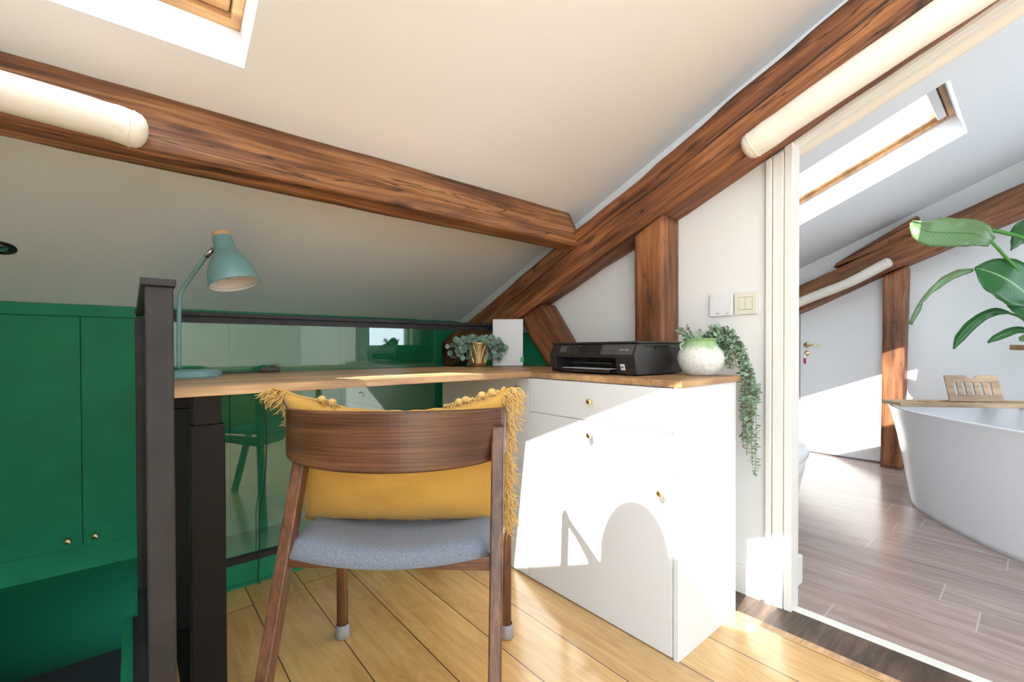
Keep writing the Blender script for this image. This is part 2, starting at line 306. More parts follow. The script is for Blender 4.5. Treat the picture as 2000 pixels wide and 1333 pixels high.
def lathe(bm, prof, n=32, mat=Matrix.Identity(4), closed=False):
    rings = []
    for r, z in prof:
        if r < 1e-6: rings.append([bm.verts.new(mat @ Vector((0, 0, z)))])
        else: rings.append([bm.verts.new(mat @ Vector((r*math.cos(2*PI*k/n), r*math.sin(2*PI*k/n), z))) for k in range(n)])
    for a, b in zip(rings, rings[1:]):
        for k in range(n):
            k2 = (k+1) % n
            if len(a) == 1 and len(b) == 1: continue
            if len(a) == 1: bm.faces.new((a[0], b[k2], b[k]))
            elif len(b) == 1: bm.faces.new((a[k], a[k2], b[0]))
            else: bm.faces.new((a[k], a[k2], b[k2], b[k]))
def smoothpath(pts, n):
    """Catmull-Rom through points"""
    pts = [Vector(p) for p in pts]; P = [pts[0]*2-pts[1]] + pts + [pts[-1]*2-pts[-2]]; out = []
    for i in range(1, len(P)-2):
        for k in range(n):
            t = k/n; a, b, c, d = P[i-1:i+3]
            out.append(0.5*((2*b) + (-a+c)*t + (2*a-5*b+4*c-d)*t*t + (-a+3*b-3*c+d)*t**3))
    out.append(pts[-1]); return out
def empty(name, loc=(0, 0, 0), rz=0):
    o = bpy.data.objects.new(name, None); COL.objects.link(o); o.location = loc; o.rotation_euler = (0, 0, rz); o.empty_display_size = 0.1; return o
def tag(o, label, cat, group=None):
    o['label'] = label; o['category'] = cat
    if group: o['group'] = group
    return o
def struct(o): o['kind'] = 'structure'; return o
def beam(name, A, B, mat, wob=0.006, seed=0.0, step=0.03, parent=None, kinks=None):
    """rough-hewn timber between two 4-corner sections, grain along local X"""
    A = [Vector(a) for a in A]; B = [Vector(b) for b in B]
    ca = sum(A, Vector())/4; cb = sum(B, Vector())/4; ax = (cb-ca); Ln = ax.length; ax.normalize()
    n, b = frame_of(ax); R = Matrix((ax, n, b)).transposed().to_4x4(); R.translation = ca; Ri = R.inverted()
    A = [Ri @ p for p in A]; B = [Ri @ p for p in B]
    bm = bmesh.new(); ns = max(4, int(Ln/step)); per = 7; rings = []
    for i in range(ns+1):
        t = i/ns; q = [A[k].lerp(B[k], t) for k in range(4)]; cen = sum(q, Vector())/4; ring = []
        for k in range(4):
            for j in range(per):
                s = j/per; p = q[k].lerp(q[(k+1) % 4], s)
                e = min(s, 1-s)
                if e < 0.08: p = p + (cen-p)*0.035
                d = noise.noise(Vector((p.x*2.2+seed, p.y*6, p.z*6)))*wob*1.6 + noise.noise(Vector((p.x*9+seed, p.y*25, p.z*25)))*wob*0.55
                o = (p-cen); o.x = 0
                if kinks: p = p + Vector((0, 0, 0))
                ring.append(bm.verts.new(p + o.normalized()*d))
        rings.append(ring)
    m = 4*per
    for a, c in zip(rings, rings[1:]):
        for k in range(m): bm.faces.new((a[k], a[(k+1) % m], c[(k+1) % m], c[k]))
    bm.faces.new(rings[0][::-1]); bm.faces.new(rings[-1])
    o = link(name, bm, mat, parent, smooth=True); o.matrix_world = R
    return o
def text_obj(s, size, mat, M4, name='lettering', parent=None, ext=0.0004):
    c = bpy.data.curves.new('txt', 'FONT'); c.body = s; c.size = size; c.extrude = ext; c.align_x = 'CENTER'; c.align_y = 'CENTER'
    t = bpy.data.objects.new('txt', c); COL.objects.link(t); bpy.context.view_layer.update()
    me = bpy.data.meshes.new_from_object(t); bpy.data.objects.remove(t)
    me.transform(M4); me.name = name
    o = bpy.data.objects.new(name, me); COL.objects.link(o); me.materials.clear(); me.materials.append(MT[mat])
    if parent: o.parent = parent
    return o
def face_negx(x, y, z):
    """frame of something seen on a plane facing -X: right = -Y, up = Z"""
    return Matrix(((0, 0, -1, x), (-1, 0, 0, y), (0, 1, 0, z), (0, 0, 0, 1)))

# ------------------------------------------------------------------ roof
TH = math.atan(0.41557); CT, ST = math.cos(TH), math.sin(TH); Z0 = 2.3194
ROOF = Matrix(((1, 0, 0, 0), (0, CT, ST, 0), (0, -ST, CT, Z0), (0, 0, 0, 1)))   # (u, v down the slope, w outwards)
def ceil_z(y): return Z0 - 0.41557*y
SK1 = (-0.495, 0.24, 0.165, 1.5248); SK2 = (2.89, 3.68, 0.303, 1.5248)
bm = bmesh.new(); V0, V1 = -3.2, 3.13; W1 = 0.19
U = [-2.2, SK1[0], SK1[1], SK2[0], SK2[1], 4.95]
for i in range(5):
    hole = SK1 if i == 1 else SK2 if i == 3 else None
    spans = [(V0, V1)] if hole is None else [(V0, hole[2]), (hole[3], V1)]
    for a, b in spans: box(bm, U[i], U[i+1], a, b, 0, W1, ROOF)
bmesh.ops.remove_doubles(bm, verts=bm.verts, dist=1e-5)
struct(link('ceiling', bm, 'ceiling'))

def skylight(idx, sk, blind_bar=False):
    e = empty('window_%d' % idx); struct(e)
    u0, u1, v0, v1 = sk
    def ring(bm, a, b, c, d, w, lo, hi, wl=None):
        wl = wl or w
        box(bm, a, b, c, c+w, lo, hi, ROOF); box(bm, a, b, d-wl, d, lo, hi, ROOF)
        box(bm, a, a+w, c+w, d-wl, lo, hi, ROOF); box(bm, b-w, b, c+w, d-wl, lo, hi, ROOF)
    bm = bmesh.new(); ring(bm, u0, u1, v0, v1, 0.026, 0.135, 0.22); link('window_frame', bm, 'pine', e, bevel=0.003)
    g = 0.004
    bm = bmesh.new(); ring(bm, u0+.029, u1-.029, v0+.029, v1-.029, 0.040, 0.155, 0.21, 0.050); link('sash', bm, 'pine', e, bevel=0.003)
    bm = bmesh.new(); box(bm, u0+.069, u1-.069, v0+.069, v1-.079, 0.180, 0.186, ROOF); link('pane', bm, 'winglass', e)
    bm = bmesh.new(); box(bm, u0+.10, u1-.10, v0+.035, v0+.075, 0.115, 0.154, ROOF); link('control_bar', bm, 'white', e, bevel=0.004)
    return e
skylight(1, SK1); skylight(2, SK2)

# ------------------------------------------------------------------ walls and floors
WX = 1.84
bm = bmesh.new()
DY = 0.60
prism(bm, [(2.80, -2.4), (2.80, ceil_z(2.80)+.02), (-2.6, ceil_z(-2.6)+.02), (-2.6, 0), (-0.55, 0), (-0.55, 1.955+.41*.55), (DY, 1.955-.41*DY), (DY, -2.4)], 0, WX, WX+.06)
struct(link('wall_right', bm, 'wall'))
# green panelled lower part of that wall, beyond the counter corner
bm = bmesh.new(); box(bm, 1.80, 1.838, 1.72, 2.76, -2.4, 1.06); struct(link('trim_1', bm, 'green'))
# knee wall behind the stairwell
bm = bmesh.new(); box(bm, -2.2, 1.9, 2.80, 2.9, -0.0, ceil_z(2.8)); struct(link('wall_back', bm, 'wall'))
bm = bmesh.new(); prism(bm, [(2.80, 1.165), (2.775, 1.165), (2.775, -0.02), (2.80, -0.02)], 0, -2.2, 1.84); struct(link('trim_2', bm, 'green', smooth=False))
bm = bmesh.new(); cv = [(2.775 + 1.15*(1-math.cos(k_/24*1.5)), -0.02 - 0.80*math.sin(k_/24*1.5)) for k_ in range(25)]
prism(bm, cv + [(y+.06, z+.10) for y, z in cv[::-1]], 0, -0.76, 1.84); o = link('wall_shade_curve', bm, 'green_matte', smooth=True); struct(o)  # invented curve, shaped so the green fades into darkness downward
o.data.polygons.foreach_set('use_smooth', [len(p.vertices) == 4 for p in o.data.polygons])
bm = bmesh.new(); box(bm, -0.9, 1.95, 4.2, 4.3, -2.5, 0.0); box(bm, -0.86, -0.76, 2.8, 4.3, -2.5, 0.0); box(bm, 1.84, 1.94, 2.8, 4.3, -2.5, 0.0); box(bm, -0.86, 1.94, 2.8, 4.3, -2.6, -2.5); box(bm, -0.86, 1.94, 2.86, 4.3, -0.0, 0.06); struct(link('wall_stair_recess', bm, 'stair_shade'))
bm = bmesh.new(); box(bm, -2.3, 1.84, -2.7, -2.6, 0.0, ceil_z(-2.65)); struct(link('wall_behind', bm, 'wall'))
bm = bmesh.new(); box(bm, -2.2, 1.80, 2.762, 2.775, 1.118, 1.168); struct(link('trim_3', bm, 'green'))
# stair shaft
bm = bmesh.new(); box(bm, -0.76, -0.66, 1.6, 2.8, -2.5, 0.0); struct(link('wall_stairwell', bm, 'stair_shade'))
bm = bmesh.new(); prism(bm, [(2.80, 0), (2.80, ceil_z(2.80)), (-0.3, ceil_z(-0.3)), (-0.3, 0)], 0, -0.76, -0.66); struct(link('wall_left', bm, 'wall'))
bm = bmesh.new(); box(bm, -0.76, -0.033, -2.6, 1.70, -0.03, 0.0); box(bm, -2.3, -0.76, -2.6, -0.3, -0.03, 0.0); struct(link('floor_landing', bm, 'floor'))
bm = bmesh.new(); box(bm, -1.35, 1.84, -2.6, 2.8, -2.6, -2.5); struct(link('floor_stairwell', bm, 'stair_shade'))
bm = bmesh.new(); box(bm, -0.66, -0.032, 1.6, 1.70, -2.5, -0.031); struct(link('wall_front', bm, 'stair_shade'))
# main floor
bm = bmesh.new(); box(bm, -0.003, 1.692, -2.6, 2.10, -0.03, 0.0)
struct(link('floor', bm, 'floor'))
bm = bmesh.new(); box(bm, -0.02, 1.84, -2.6, 2.10, -0.30, -0.031); struct(link('floor_joists', bm, 'green'))
bm = bmesh.new(); box(bm, 1.662, 1.692, -2.6, 0.713, -0.001, 0.0012); struct(link('trim_4', bm, 'oakedge'))
bm = bmesh.new(); box(bm, 1.692, 1.848, -2.6, 0.85, -0.03, 0.001); o = link('trim_5', bm, 'threshold'); struct(o)
bm = bmesh.new(); box(bm, 1.848, 1.888, -2.6, 0.598, -0.03, 0.004); struct(link('trim_6', bm, 'trim', bevel=0.002))
# green nosing of the floor edge
bm = bmesh.new(); box(bm, -0.032, -0.003, -2.6, 2.13, -0.30, 0.004); struct(link('trim_7', bm, 'green', bevel=0.002))
bm = bmesh.new(); box(bm, -0.003, 1.80, 2.102, 2.132, -0.30, 0.097); box(bm, 0.08, 1.80, 2.094, 2.102, 0, 0.012); struct(link('trim_8', bm, 'green'))
# bathroom
bm = bmesh.new(); box(bm, 1.888, 4.8, -2.6, 2.8, -0.03, 0.0); struct(link('floor_bathroom', bm, 'bath_floor'))
bm = bmesh.new(); prism(bm, [(2.80, 0), (2.80, ceil_z(2.80)), (-2.6, ceil_z(-2.6)), (-2.6, 0)], 0, 4.8, 4.9); struct(link('wall_far', bm, 'bath_wall'))
bm = bmesh.new(); box(bm, 1.9, 4.8, 2.80, 2.9, 0, ceil_z(2.80)); struct(link('wall_bathroom_back', bm, 'bath_wall'))
bm = bmesh.new(); box(bm, 1.9, 2.6, -2.1, -2.0, 0, ceil_z(-2.05)); box(bm, 3.9, 4.8, -2.1, -2.0, 0, ceil_z(-2.05)); box(bm, 2.6, 3.9, -2.1, -2.0, 0, 0.9); box(bm, 2.6, 3.9, -2.1, -2.0, 2.2, ceil_z(-2.05)); struct(link('wall_bathroom_front', bm, 'bath_wall'))
bm = bmesh.new(); box(bm, 1.902, 2.09, 0.645, 2.79, 0, 1.228); struct(link('wall_partition', bm, 'bath_wall', bevel=0.002))
bm = bmesh.new(); box(bm, 1.902, 2.104, 0.631, 0.645, 0, 0.115); box(bm, 2.09, 2.104, 0.645, 2.75, 0, 0.115); struct(link('baseboard_bathroom', bm, 'trim', bevel=0.003))
bm = bmesh.new(); box(bm, 1.825, 1.84, 0.69, 1.4, 0, 0.108); struct(link('baseboard_right', bm, 'trim', bevel=0.003))
# door casing (doorway to the bathroom)
e = struct(empty('door_1', (WX, DY, 0)))
def csg(y0, y1, x0, x1, top=0.012):
    bm = bmesh.new()
    f = lambda y: 1.955-.41*(y)-top
    prism(bm, [(y0-DY, 0), (y1-DY, 0), (y1-DY, f(y1)), (y0-DY, f(y0))], 0, x0-WX, x1-WX); return bm
link('casing', csg(0.614, 0.650, 1.826, 1.84), 'trim', e, bevel=0.003)
link('casing', csg(0.652, 0.672, 1.818, 1.84), 'trim', e, bevel=0.003)
link('jamb', csg(0.586, 0.612, 1.830, 1.905, 0.0), 'trim', e, bevel=0.002)
bm = bmesh.new()
for (x0, x1, dz) in ((1.842, 1.858, 0.007), (1.884, 1.903, 0.009)):
    hexa(bm, [Vector((x-WX, DY-.012-DY, z+1.955-.41*.588)) for x, z in ((x0, 0.0), (x1, 0.0), (x1, -dz), (x0, -dz))],
             [Vector((x-WX, -.55-DY, z+1.955+.41*.55)) for x, z in ((x0, 0.0), (x1, 0.0), (x1, -dz), (x0, -dz))])
link('head_trim', bm, 'trim', e)
# bathroom far door
e = struct(empty('door_2', (4.8, 0.85, 0)))
bm = bmesh.new(); prism(bm, [(0.0, 0.01), (0.605, 0.01), (0.605, 1.33), (0.0, 1.62)], 0, -0.035, -0.002); link('door_leaf', bm, 'bath_wall', e, bevel=0.002)
bm = bmesh.new(); box(bm, -0.05, -0.002, 0.612, 0.66, 0, 1.33); link('door_frame', bm, 'trim', e, bevel=0.002)
bm = bmesh.new(); tube(bm, [(-0.035, 0.555, 0.99), (-0.075, 0.555, 0.99)], 0.009); tube(bm, [(-0.072, 0.56, 0.99), (-0.075, 0.50, 0.988), (-0.072, 0.44, 0.99)], 0.007)
lathe(bm, [(0.0, 0.008), (0.024, 0.006), (0.026, 0)], 20, Matrix.Translation((-0.035, 0.555, 0.99)) @ Matrix.Rotation(-PI/2, 4, 'Y'))
lathe(bm, [(0.0, 0.008), (0.022, 0.006), (0.024, 0)], 20, Matrix.Translation((-0.035, 0.55, 0.915)) @ Matrix.Rotation(-PI/2, 4, 'Y'))
link('door_handle', bm, 'brass', e, smooth=True)
ks = empty('key_bunch', (4.745, 1.40, 0.915)); tag(ks, 'small key with a red tag hanging in the lock of the far white bathroom door', 'keys')
bm = bmesh.new(); box(bm, -0.02, 0.02, -0.002, 0.002, -0.006, 0.006); tube(bm, [(-0.02, 0, 0), (-0.024, 0.004, -0.02), (-0.022, 0.006, -0.045)], 0.002); link('key', bm, 'chrome', ks)
bm = bmesh.new(); box(bm, -0.026, -0.020, -0.004, 0.016, -0.095, -0.045); link('tag', bm, 'red', ks, bevel=0.002)

# ------------------------------------------------------------------ timbers
o = beam('roof_purlin', [(-2.2, 1.48, 1.492), (-2.2, 1.605, 1.480), (-2.2, 1.69, 1.64), (-2.2, 1.577, 1.70)],
         [(1.72, 1.48, 1.478), (1.72, 1.605, 1.470), (1.72, 1.69, 1.63), (1.72, 1.577, 1.672)], 'timber3', 0.006, 2.2)
tag(o, 'long exposed horizontal roof beam crossing under the white ceiling above the desk', 'beam')
def raf(y, b1, b2, t, x0=1.68, x1=1.84): return [(x0, y, b1), (x1, y, b2), (x1, y, t+.012), (x0, y, t)]
o = beam('roof_rafter', raf(-1.2, 2.43, 2.45, 2.71), raf(2.74, 0.81, 0.83, 1.02), 'timber', 0.008, 5.5)
tag(o, 'thick cracked diagonal rafter running up the wall over the doorway', 'beam')
o = beam('timber_stud', [(1.70, 1.014, 0.0), (1.838, 1.03, 0.0), (1.838, 1.158, 0.0), (1.70, 1.158, 0.0)], [(1.683, 1.014, 1.52), (1.838, 1.03, 1.53), (1.838, 1.158, 1.475), (1.683, 1.158, 1.455)], 'timber2', 0.003, 1.0)
tag(o, 'short upright wooden post under the rafter behind the printer', 'post')
o = beam('timber_brace', [(1.72, 1.97, 1.145), (1.836, 1.97, 1.145), (1.836, 1.78, 1.21), (1.72, 1.78, 1.21)], [(1.72, 1.74, 0.878), (1.80, 1.74, 0.878), (1.80, 1.50, 0.885), (1.72, 1.50, 0.885)], 'timber2', 0.005, 3.0)
tag(o, 'short slanting timber brace between the white panel and the printer', 'beam')
o = beam('roof_rafter', [(4.60, -1.2, 2.42), (4.79, -1.2, 2.42), (4.79, -1.2, 2.62), (4.60, -1.2, 2.62)], [(4.60, 2.0, 1.05), (4.79, 2.0, 1.05), (4.79, 2.0, 1.29), (4.60, 2.0, 1.29)], 'timber2', 0.008, 8.0)
tag(o, 'diagonal rafter along the far bathroom wall behind the big leaves', 'beam')
o = beam('timber_stud', [(4.62, 0.712, 0), (4.79, 0.712, 0), (4.79, 0.842, 0), (4.62, 0.842, 0)], [(4.62, 0.68, 1.60), (4.79, 0.68, 1.60), (4.79, 0.825, 1.54), (4.62, 0.825, 1.54)], 'timber2', 0.004, 4.0)
tag(o, 'tall upright wooden post in the bathroom beside the far white door', 'post')
o = beam('timber_wedge', [(4.62, 1.16, 1.66), (4.79, 1.16, 1.66), (4.79, 1.14, 1.70), (4.62, 1.14, 1.69)], [(4.62, 0.63, 1.835), (4.79, 0.63, 1.835), (4.79, 0.63, 2.0), (4.62, 0.63, 1.985)], 'timber', 0.005, 6.0)
tag(o, 'dark wedge of timber lying on top of the bathroom rafter', 'beam')

# unseen ball, added above the roof to cast the cabinet's arch shadow
rv = empty('arch_shadow_caster', (-0.677, 0.558, 2.582))
bm = bmesh.new(); lathe(bm, [(0.14*math.sin(PI*i/16), 0.14*math.cos(PI*i/16)) for i in range(17)], 32); link('globe', bm, 'chrome', rv, smooth=True)
bm = bmesh.new(); lathe(bm, [(0.05, -0.13), (0.05, -0.32)], 24); link('neck', bm, 'chrome', rv, smooth=True)
tag(rv, 'unseen metal ball added above the roof to cast the arch shadow on the cabinet', 'shadow caster')

# ------------------------------------------------------------------ bolsters
def bolster(pts, r, label, seed):
    path = smoothpath(pts, 8); n = len(path); bm = bmesh.new(); rr = []; pp = []
    for i, p in enumerate(path):
        rr.append(r*(1+0.07*noise.noise(Vector((i*0.35+seed, seed, 0))))); pp.append(p)
    for j, k in enumerate((1.0, 0.97, 0.86, 0.62, 0.3)):
        pass
    d = (pp[-1]-pp[-2]).normalized(); e0 = pp[-1]
    for dist, k in ((0.4, 0.95), (0.7, 0.78), (0.9, 0.5), (0.98, 0.2)):
        pp.append(e0 + d*r*dist*0.75); rr.append(rr[n-1]*k)
    d0 = (pp[0]-pp[1]).normalized(); s0 = pp[0]
    for dist, k in ((0.4, 0.95), (0.7, 0.78), (0.9, 0.5), (0.98, 0.2)):
        pp.insert(0, s0 + d0*r*dist*0.75); rr.insert(0, rr[4 if False else 0]*1.0 if False else r*k)
    tube(bm, pp, rr, 24)
    o = link('padding_bolster', bm, 'bolster', smooth=True)
    s = bmesh.new(); q = e0 - d*0.0; nn, bb = frame_of(d)
    tube(s, [q + (nn*math.cos(2*PI*k/24)+bb*math.sin(2*PI*k/24))*rr[n+3]*1.004 for k in range(25)], 0.0016, 5, cap=False); link('seam', s, 'bolster', o, smooth=True)
    return tag(o, label, 'bolster', None)
bolster([(-1.2, 1.475, 1.575), (-0.7, 1.468, 1.56), (-0.3, 1.462, 1.535), (-0.05, 1.455, 1.52), (0.005, 1.452, 1.512)], 0.043, 'cream fabric bolster padding the long horizontal beam at upper left', 1.0)
bolster([(1.665, -0.9, 2.25), (1.65, -0.4, 2.055), (1.64, 0.13, 1.862), (1.635, 0.45, 1.742), (1.64, 0.645, 1.668)], 0.045, 'cream fabric bolster padding the thick rafter above the doorway', 2.0)
bolster([(1.955, -0.9, 2.345), (1.955, 0.037, 1.968), (1.955, 0.385, 1.830), (1.955, 0.62, 1.738), (1.955, 0.80, 1.66)], 0.043, 'cream bolster on the bathroom side of the doorway head, half hidden', 3.0)
bolster([(4.55, 1.75, 1.20), (4.55, 1.4, 1.37), (4.55, 1.05, 1.50), (4.56, 0.79, 1.635)], 0.04, 'cream bolster under the far bathroom rafter by the white door', 4.0)

# ------------------------------------------------------------------ green cupboards behind the stairwell
seams = [-0.655, -0.172, 0.392, 0.97, 1.55]
for i in range(len(seams)-1):
    a, b = seams[i]+.0015, seams[i+1]-.0015
    o = empty('cupboard_door', ((a+b)/2, 2.768, 0.6))
    bm = bmesh.new(); box(bm, a-(a+b)/2, b-(a+b)/2, -0.007, 0.006, 0.092-.6, 1.113-.6); link('panel', bm, 'green', o, bevel=0.0015)
    left = i % 2 == 0
    kx = (b-.045 if left else a+.04)-(a+b)/2
    bm = bmesh.new(); lathe(bm, [(0.004, 0), (0.004, 0.012), (0.011, 0.014), (0.013, 0.019), (0.010, 0.025), (0, 0.027)], 16, Matrix.Translation((kx, -0.007, 0.13-.6)) @ Matrix.Rotation(PI/2, 4, 'X')); link('knob', bm, 'brass', o, smooth=True)
    lab = ['green cupboard door at the left edge with a brass knob at its lower right',
           'green cupboard door just left of the dark steel post, knob at its lower left', 'green cupboard door seen through the railing glass behind the lamp', 'green cupboard door seen through the railing glass behind the chair back'][i]
    tag(o, lab, 'cupboard door')
# recessed spot
o = empty('recessed_spotlight'); o.matrix_world = ROOF @ Matrix.Translation((-0.352, 2.38/CT-0.0, 0)) @ Matrix.Rotation(PI, 4, 'X')
o.matrix_world = ROOF @ Matrix.Translation((-0.352, (2.38)/CT, 0)) @ Matrix.Rotation(PI, 4, 'X')
bm = bmesh.new(); lathe(bm, [(0.043, 0.0), (0.043, 0.004), (0.034, 0.005), (0.028, 0.002), (0.0, 0.001)], 32); link('bezel', bm, 'glosspl', o, smooth=True)
bm = bmesh.new(); lathe(bm, [(0.022, 0.002), (0.018, 0.006), (0.0, 0.007)], 24); link('lens', bm, 'chrome', o, smooth=True)
tag(o, 'round black recessed spotlight in the sloping ceiling at the left edge', 'spotlight')

# ------------------------------------------------------------------ glass railing
rl = empty('glass_railing', (0.03, 2.115, 0)); rx, ry = 0.03, 2.115
def rb(bm, x0, x1, y0, y1, z0, z1): box(bm, x0-rx, x1-rx, y0-ry, y1-ry, z0, z1)
bm = bmesh.new(); rb(bm, 0.020, 0.062, 1.068, 1.112, 0.0, 1.088); link('post', bm, 'steel', rl, bevel=0.003)
bm = bmesh.new(); rb(bm, 0.010, 0.047, 2.075, 2.112, 0.0, 1.083); link('post', bm, 'steel', rl, bevel=0.002)
bm = bmesh.new(); rb(bm, 0.013, 0.066, 1.062, 2.135, 1.088, 1.102); link('side_rail', bm, 'steel', rl, bevel=0.002)
bm = bmesh.new(); rb(bm, 0.010, 1.66, 2.085, 2.135, 1.096, 1.113); link('top_rail', bm, 'steel', rl, bevel=0.002)
bm = bmesh.new(); rb(bm, 0.047, 1.66, 2.103, 2.119, 1.071, 1.0955); link('glazing_channel', bm, 'steel', rl)
bm = bmesh.new(); rb(bm, 0.047, 1.245, 2.094, 2.126, 0.098, 0.121); link('bottom_channel', bm, 'steel', rl)
bm = bmesh.new(); rb(bm, 0.049, 1.245, 2.107, 2.115, 0.110, 1.073); link('glass_pane', bm, 'glass', rl)
bm = bmesh.new(); rb(bm, 0.024, 0.032, 1.115, 2.075, 0.110, 1.087); link('glass_pane', bm, 'glass', rl)
bm = bmesh.new(); rb(bm, -0.004, 0.047, 1.06, 2.12, 0.0, 0.008); rb(bm, 0.012, 0.044, 1.115, 2.075, 0.09, 0.11); link('base_channel', bm, 'steel', rl)
tag(rl, 'dark steel and glass railing around the stairwell behind the desk', 'railing')

# ------------------------------------------------------------------ desk, worktop and cabinets
dk = empty('desk', (0.66, 1.73, 0))
bm = bmesh.new(); box(bm, 0.078-.66, 1.2705-.66, 1.374-1.73, 2.078-1.73, 0.849, 0.873); link('tabletop', bm, 'oakedge', dk, bevel=0.0015)
for (cx, cy, z, lab) in ((0.150, 1.425, 0.772, None), (0.128, 1.93, 0.765, None)):
    lg = bmesh.new(); box(lg, cx-.038-.66, cx+.038-.66, cy-.030-1.73, cy+.030-1.73, 0.006, z); l_ = link('leg', lg, 'black', dk, bevel=0.003)
    i_ = bmesh.new(); box(i_, cx-.031-.66, cx+.031-.66, cy-.024-1.73, cy+.024-1.73, z, 0.849); link('inner_column', i_, 'black', l_, bevel=0.002)
bm = bmesh.new(); box(bm, 0.10-.66, 0.178-.66, 1.40-1.73, 1.98-1.73, 0.0, 0.006); link('foot_plate', bm, 'black', dk)
tag(dk, 'light oak desk top on black telescopic legs in front of the glass railing', 'desk')
bm = bmesh.new(); prism(bm, [(1.271, 0.705), (1.690, 0.705), (1.690, 1.005), (1.68, 1.007), (1.68, 1.165), (1.69, 1.17), (1.69, 1.41), (1.796, 1.41), (1.796, 2.078), (1.271, 2.078)], 2, 0.847, 0.868)
o = link('oak_worktop', bm, 'oakedge', bevel=0.0015); tag(o, 'oak worktop lying over the white cabinets under the printer', 'worktop')
KN = [(0.0055, 0), (0.0055, 0.004), (0.0035, 0.006), (0.0035, 0.013), (0.009, 0.015), (0.0115, 0.019), (0.010, 0.0235), (0.006, 0.0255), (0, 0.026)]
def knob(parent, y, z, x=-0.0005):
    bm = bmesh.new(); lathe(bm, KN, 20, Matrix.Translation((x, y, z)) @ Matrix.Rotation(-PI/2, 4, 'Y')); return link('knob', bm, 'brass', parent, smooth=True)
cb = empty('drawer_cabinet', (1.273, 1.06, 0)); cX, cY = 1.273, 1.06
bm = bmesh.new(); box(bm, 0.019, 0.395, 0.735-cY, 1.391-cY, 0.002, 0.846); link('carcass', bm, 'cab', cb)
bm = bmesh.new(); box(bm, 0.0, 0.40, 0.716-cY, 0.7325-cY, 0.0, 0.846); link('side_panel', bm, 'cab', cb, bevel=0.0012)
for z0, z1 in ((0.7045, 0.843), (0.5645, 0.7025)):
    bm = bmesh.new(); box(bm, 0.0, 0.018, 0.736-cY, 1.390-cY, z0, z1); d = link('drawer', bm, 'cab', cb, bevel=0.0012); knob(d, 1.052-cY, (z0+z1)/2+(.002 if z0 > .6 else .02))
bm = bmesh.new(); box(bm, 0.0, 0.018, 0.736-cY, 1.390-cY, 0.004, 0.5625); d = link('door', bm, 'cab', cb, bevel=0.0012); knob(d, 0.768-cY, 0.514)
tag(cb, 'white cabinet with two drawers over a door, below the printer', 'cabinet')
cc = empty('corner_cabinet', (1.273, 1.74, 0)); cY = 1.74
bm = bmesh.new(); box(bm, 0.019, 0.50, 1.396-cY, 2.085-cY, 0.002, 0.846); link('carcass', bm, 'cab', cc)
bm = bmesh.new(); box(bm, 0.0, 0.018, 1.3945-cY, 2.080-cY, 0.004, 0.843); d = link('door', bm, 'cab', cc, bevel=0.0012); knob(d, 1.447-cY, 0.800)
tag(cc, 'white corner cupboard with one brass knob, under the end of the desk', 'cabinet')

# ------------------------------------------------------------------ printer
pr = empty('printer', (1.352, 0.927, 0.868), math.radians(-3)); W_, D_, H_ = 0.445, 0.300, 0.124    # local: x depth, y width (left = +y)
bm = bmesh.new()
def sec(y, z, x0): return None
# main body: tapered toward the base, open front
def body_loop(y): return [Vector((0.012, y, 0.012)), Vector((D_, y, 0.012)), Vector((D_, y, 0.118)), Vector((0.030, y, 0.118)), Vector((-0.004, y, 0.070)), Vector((-0.004, y, 0.062))]
def hull(ya, yb, pts): hexa(bm, [Vector((x, ya, z)) for x, z in pts], [Vector((x, yb, z)) for x, z in pts])
full = [(0.014, 0.004), (D_, 0.004), (D_, 0.116), (0.020, 0.116), (0.0, 0.074), (0.0, 0.066)]
hull(0.0, 0.088, full); hull(W_-.038, W_, full)
hull(0.088, W_-.038, [(0.10, 0.010), (D_, 0.010), (D_, 0.116), (0.020, 0.116), (0.0, 0.074), (0.0, 0.064), (0.10, 0.060)])
hull(0.088, W_-.038, [(0.014, 0.010), (0.10, 0.010), (0.10, 0.016), (0.012, 0.016)])
link('body', bm, 'blackplastic', pr, bevel=0.003)
bm = bmesh.new(); box(bm, 0.014, D_+.003, -0.003, W_+.003, 0.117, 0.125); link('scanner_lid', bm, 'blackplastic', pr, bevel=0.003)
# sloping control panel
pv = lambda y, t, off: Vector((0.0 + 0.020*t, y, 0.074+0.042*t)) + Vector((-0.90, 0, 0.43))*off
def panel(y0, y1, t0, t1, off): 
    b = bmesh.new(); hexa(b, [pv(y0, t0, 0), pv(y1, t0, 0), pv(y1, t1, 0), pv(y0, t1, 0)], [pv(y0, t0, off), pv(y1, t0, off), pv(y1, t1, off), pv(y0, t1, off)]); return b
cp = link('control_panel', panel(0.255, W_-.006, 0.03, 0.95, 0.002), 'glosspl', pr)
link('screen', panel(0.345, 0.385, 0.25, 0.8, 0.003), 'greyplastic', cp)
b = panel(0.325, 0.333, 0.3, 0.45, 0.003)
for (ya, yb, ta, tb) in ((0.325, 0.333, 0.6, 0.75), (0.300, 0.306, 0.3, 0.42), (0.300, 0.306, 0.62, 0.74), (0.270, 0.290, 0.78, 0.86), (0.285, 0.295, 0.4, 0.55)):
    hexa(b, [pv(ya, ta, 0), pv(yb, ta, 0), pv(yb, tb, 0), pv(ya, tb, 0)], [pv(ya, ta, .003), pv(yb, ta, .003), pv(yb, tb, .003), pv(ya, tb, .003)])
link('buttons', b, 'greyplastic', cp)
link('gloss_window', panel(0.170, 0.250, 0.03, 0.95, 0.0015), 'glosspl', pr)
link('grey_flap', panel(0.010, 0.160, 0.05, 0.95, 0.0015), 'greyplastic', pr)
Mt = Matrix(((0, 0.43, -0.90, 0.0095), (-1, 0, 0, 0.052), (0, 0.90, 0.43, 0.093), (0, 0, 0, 1)))
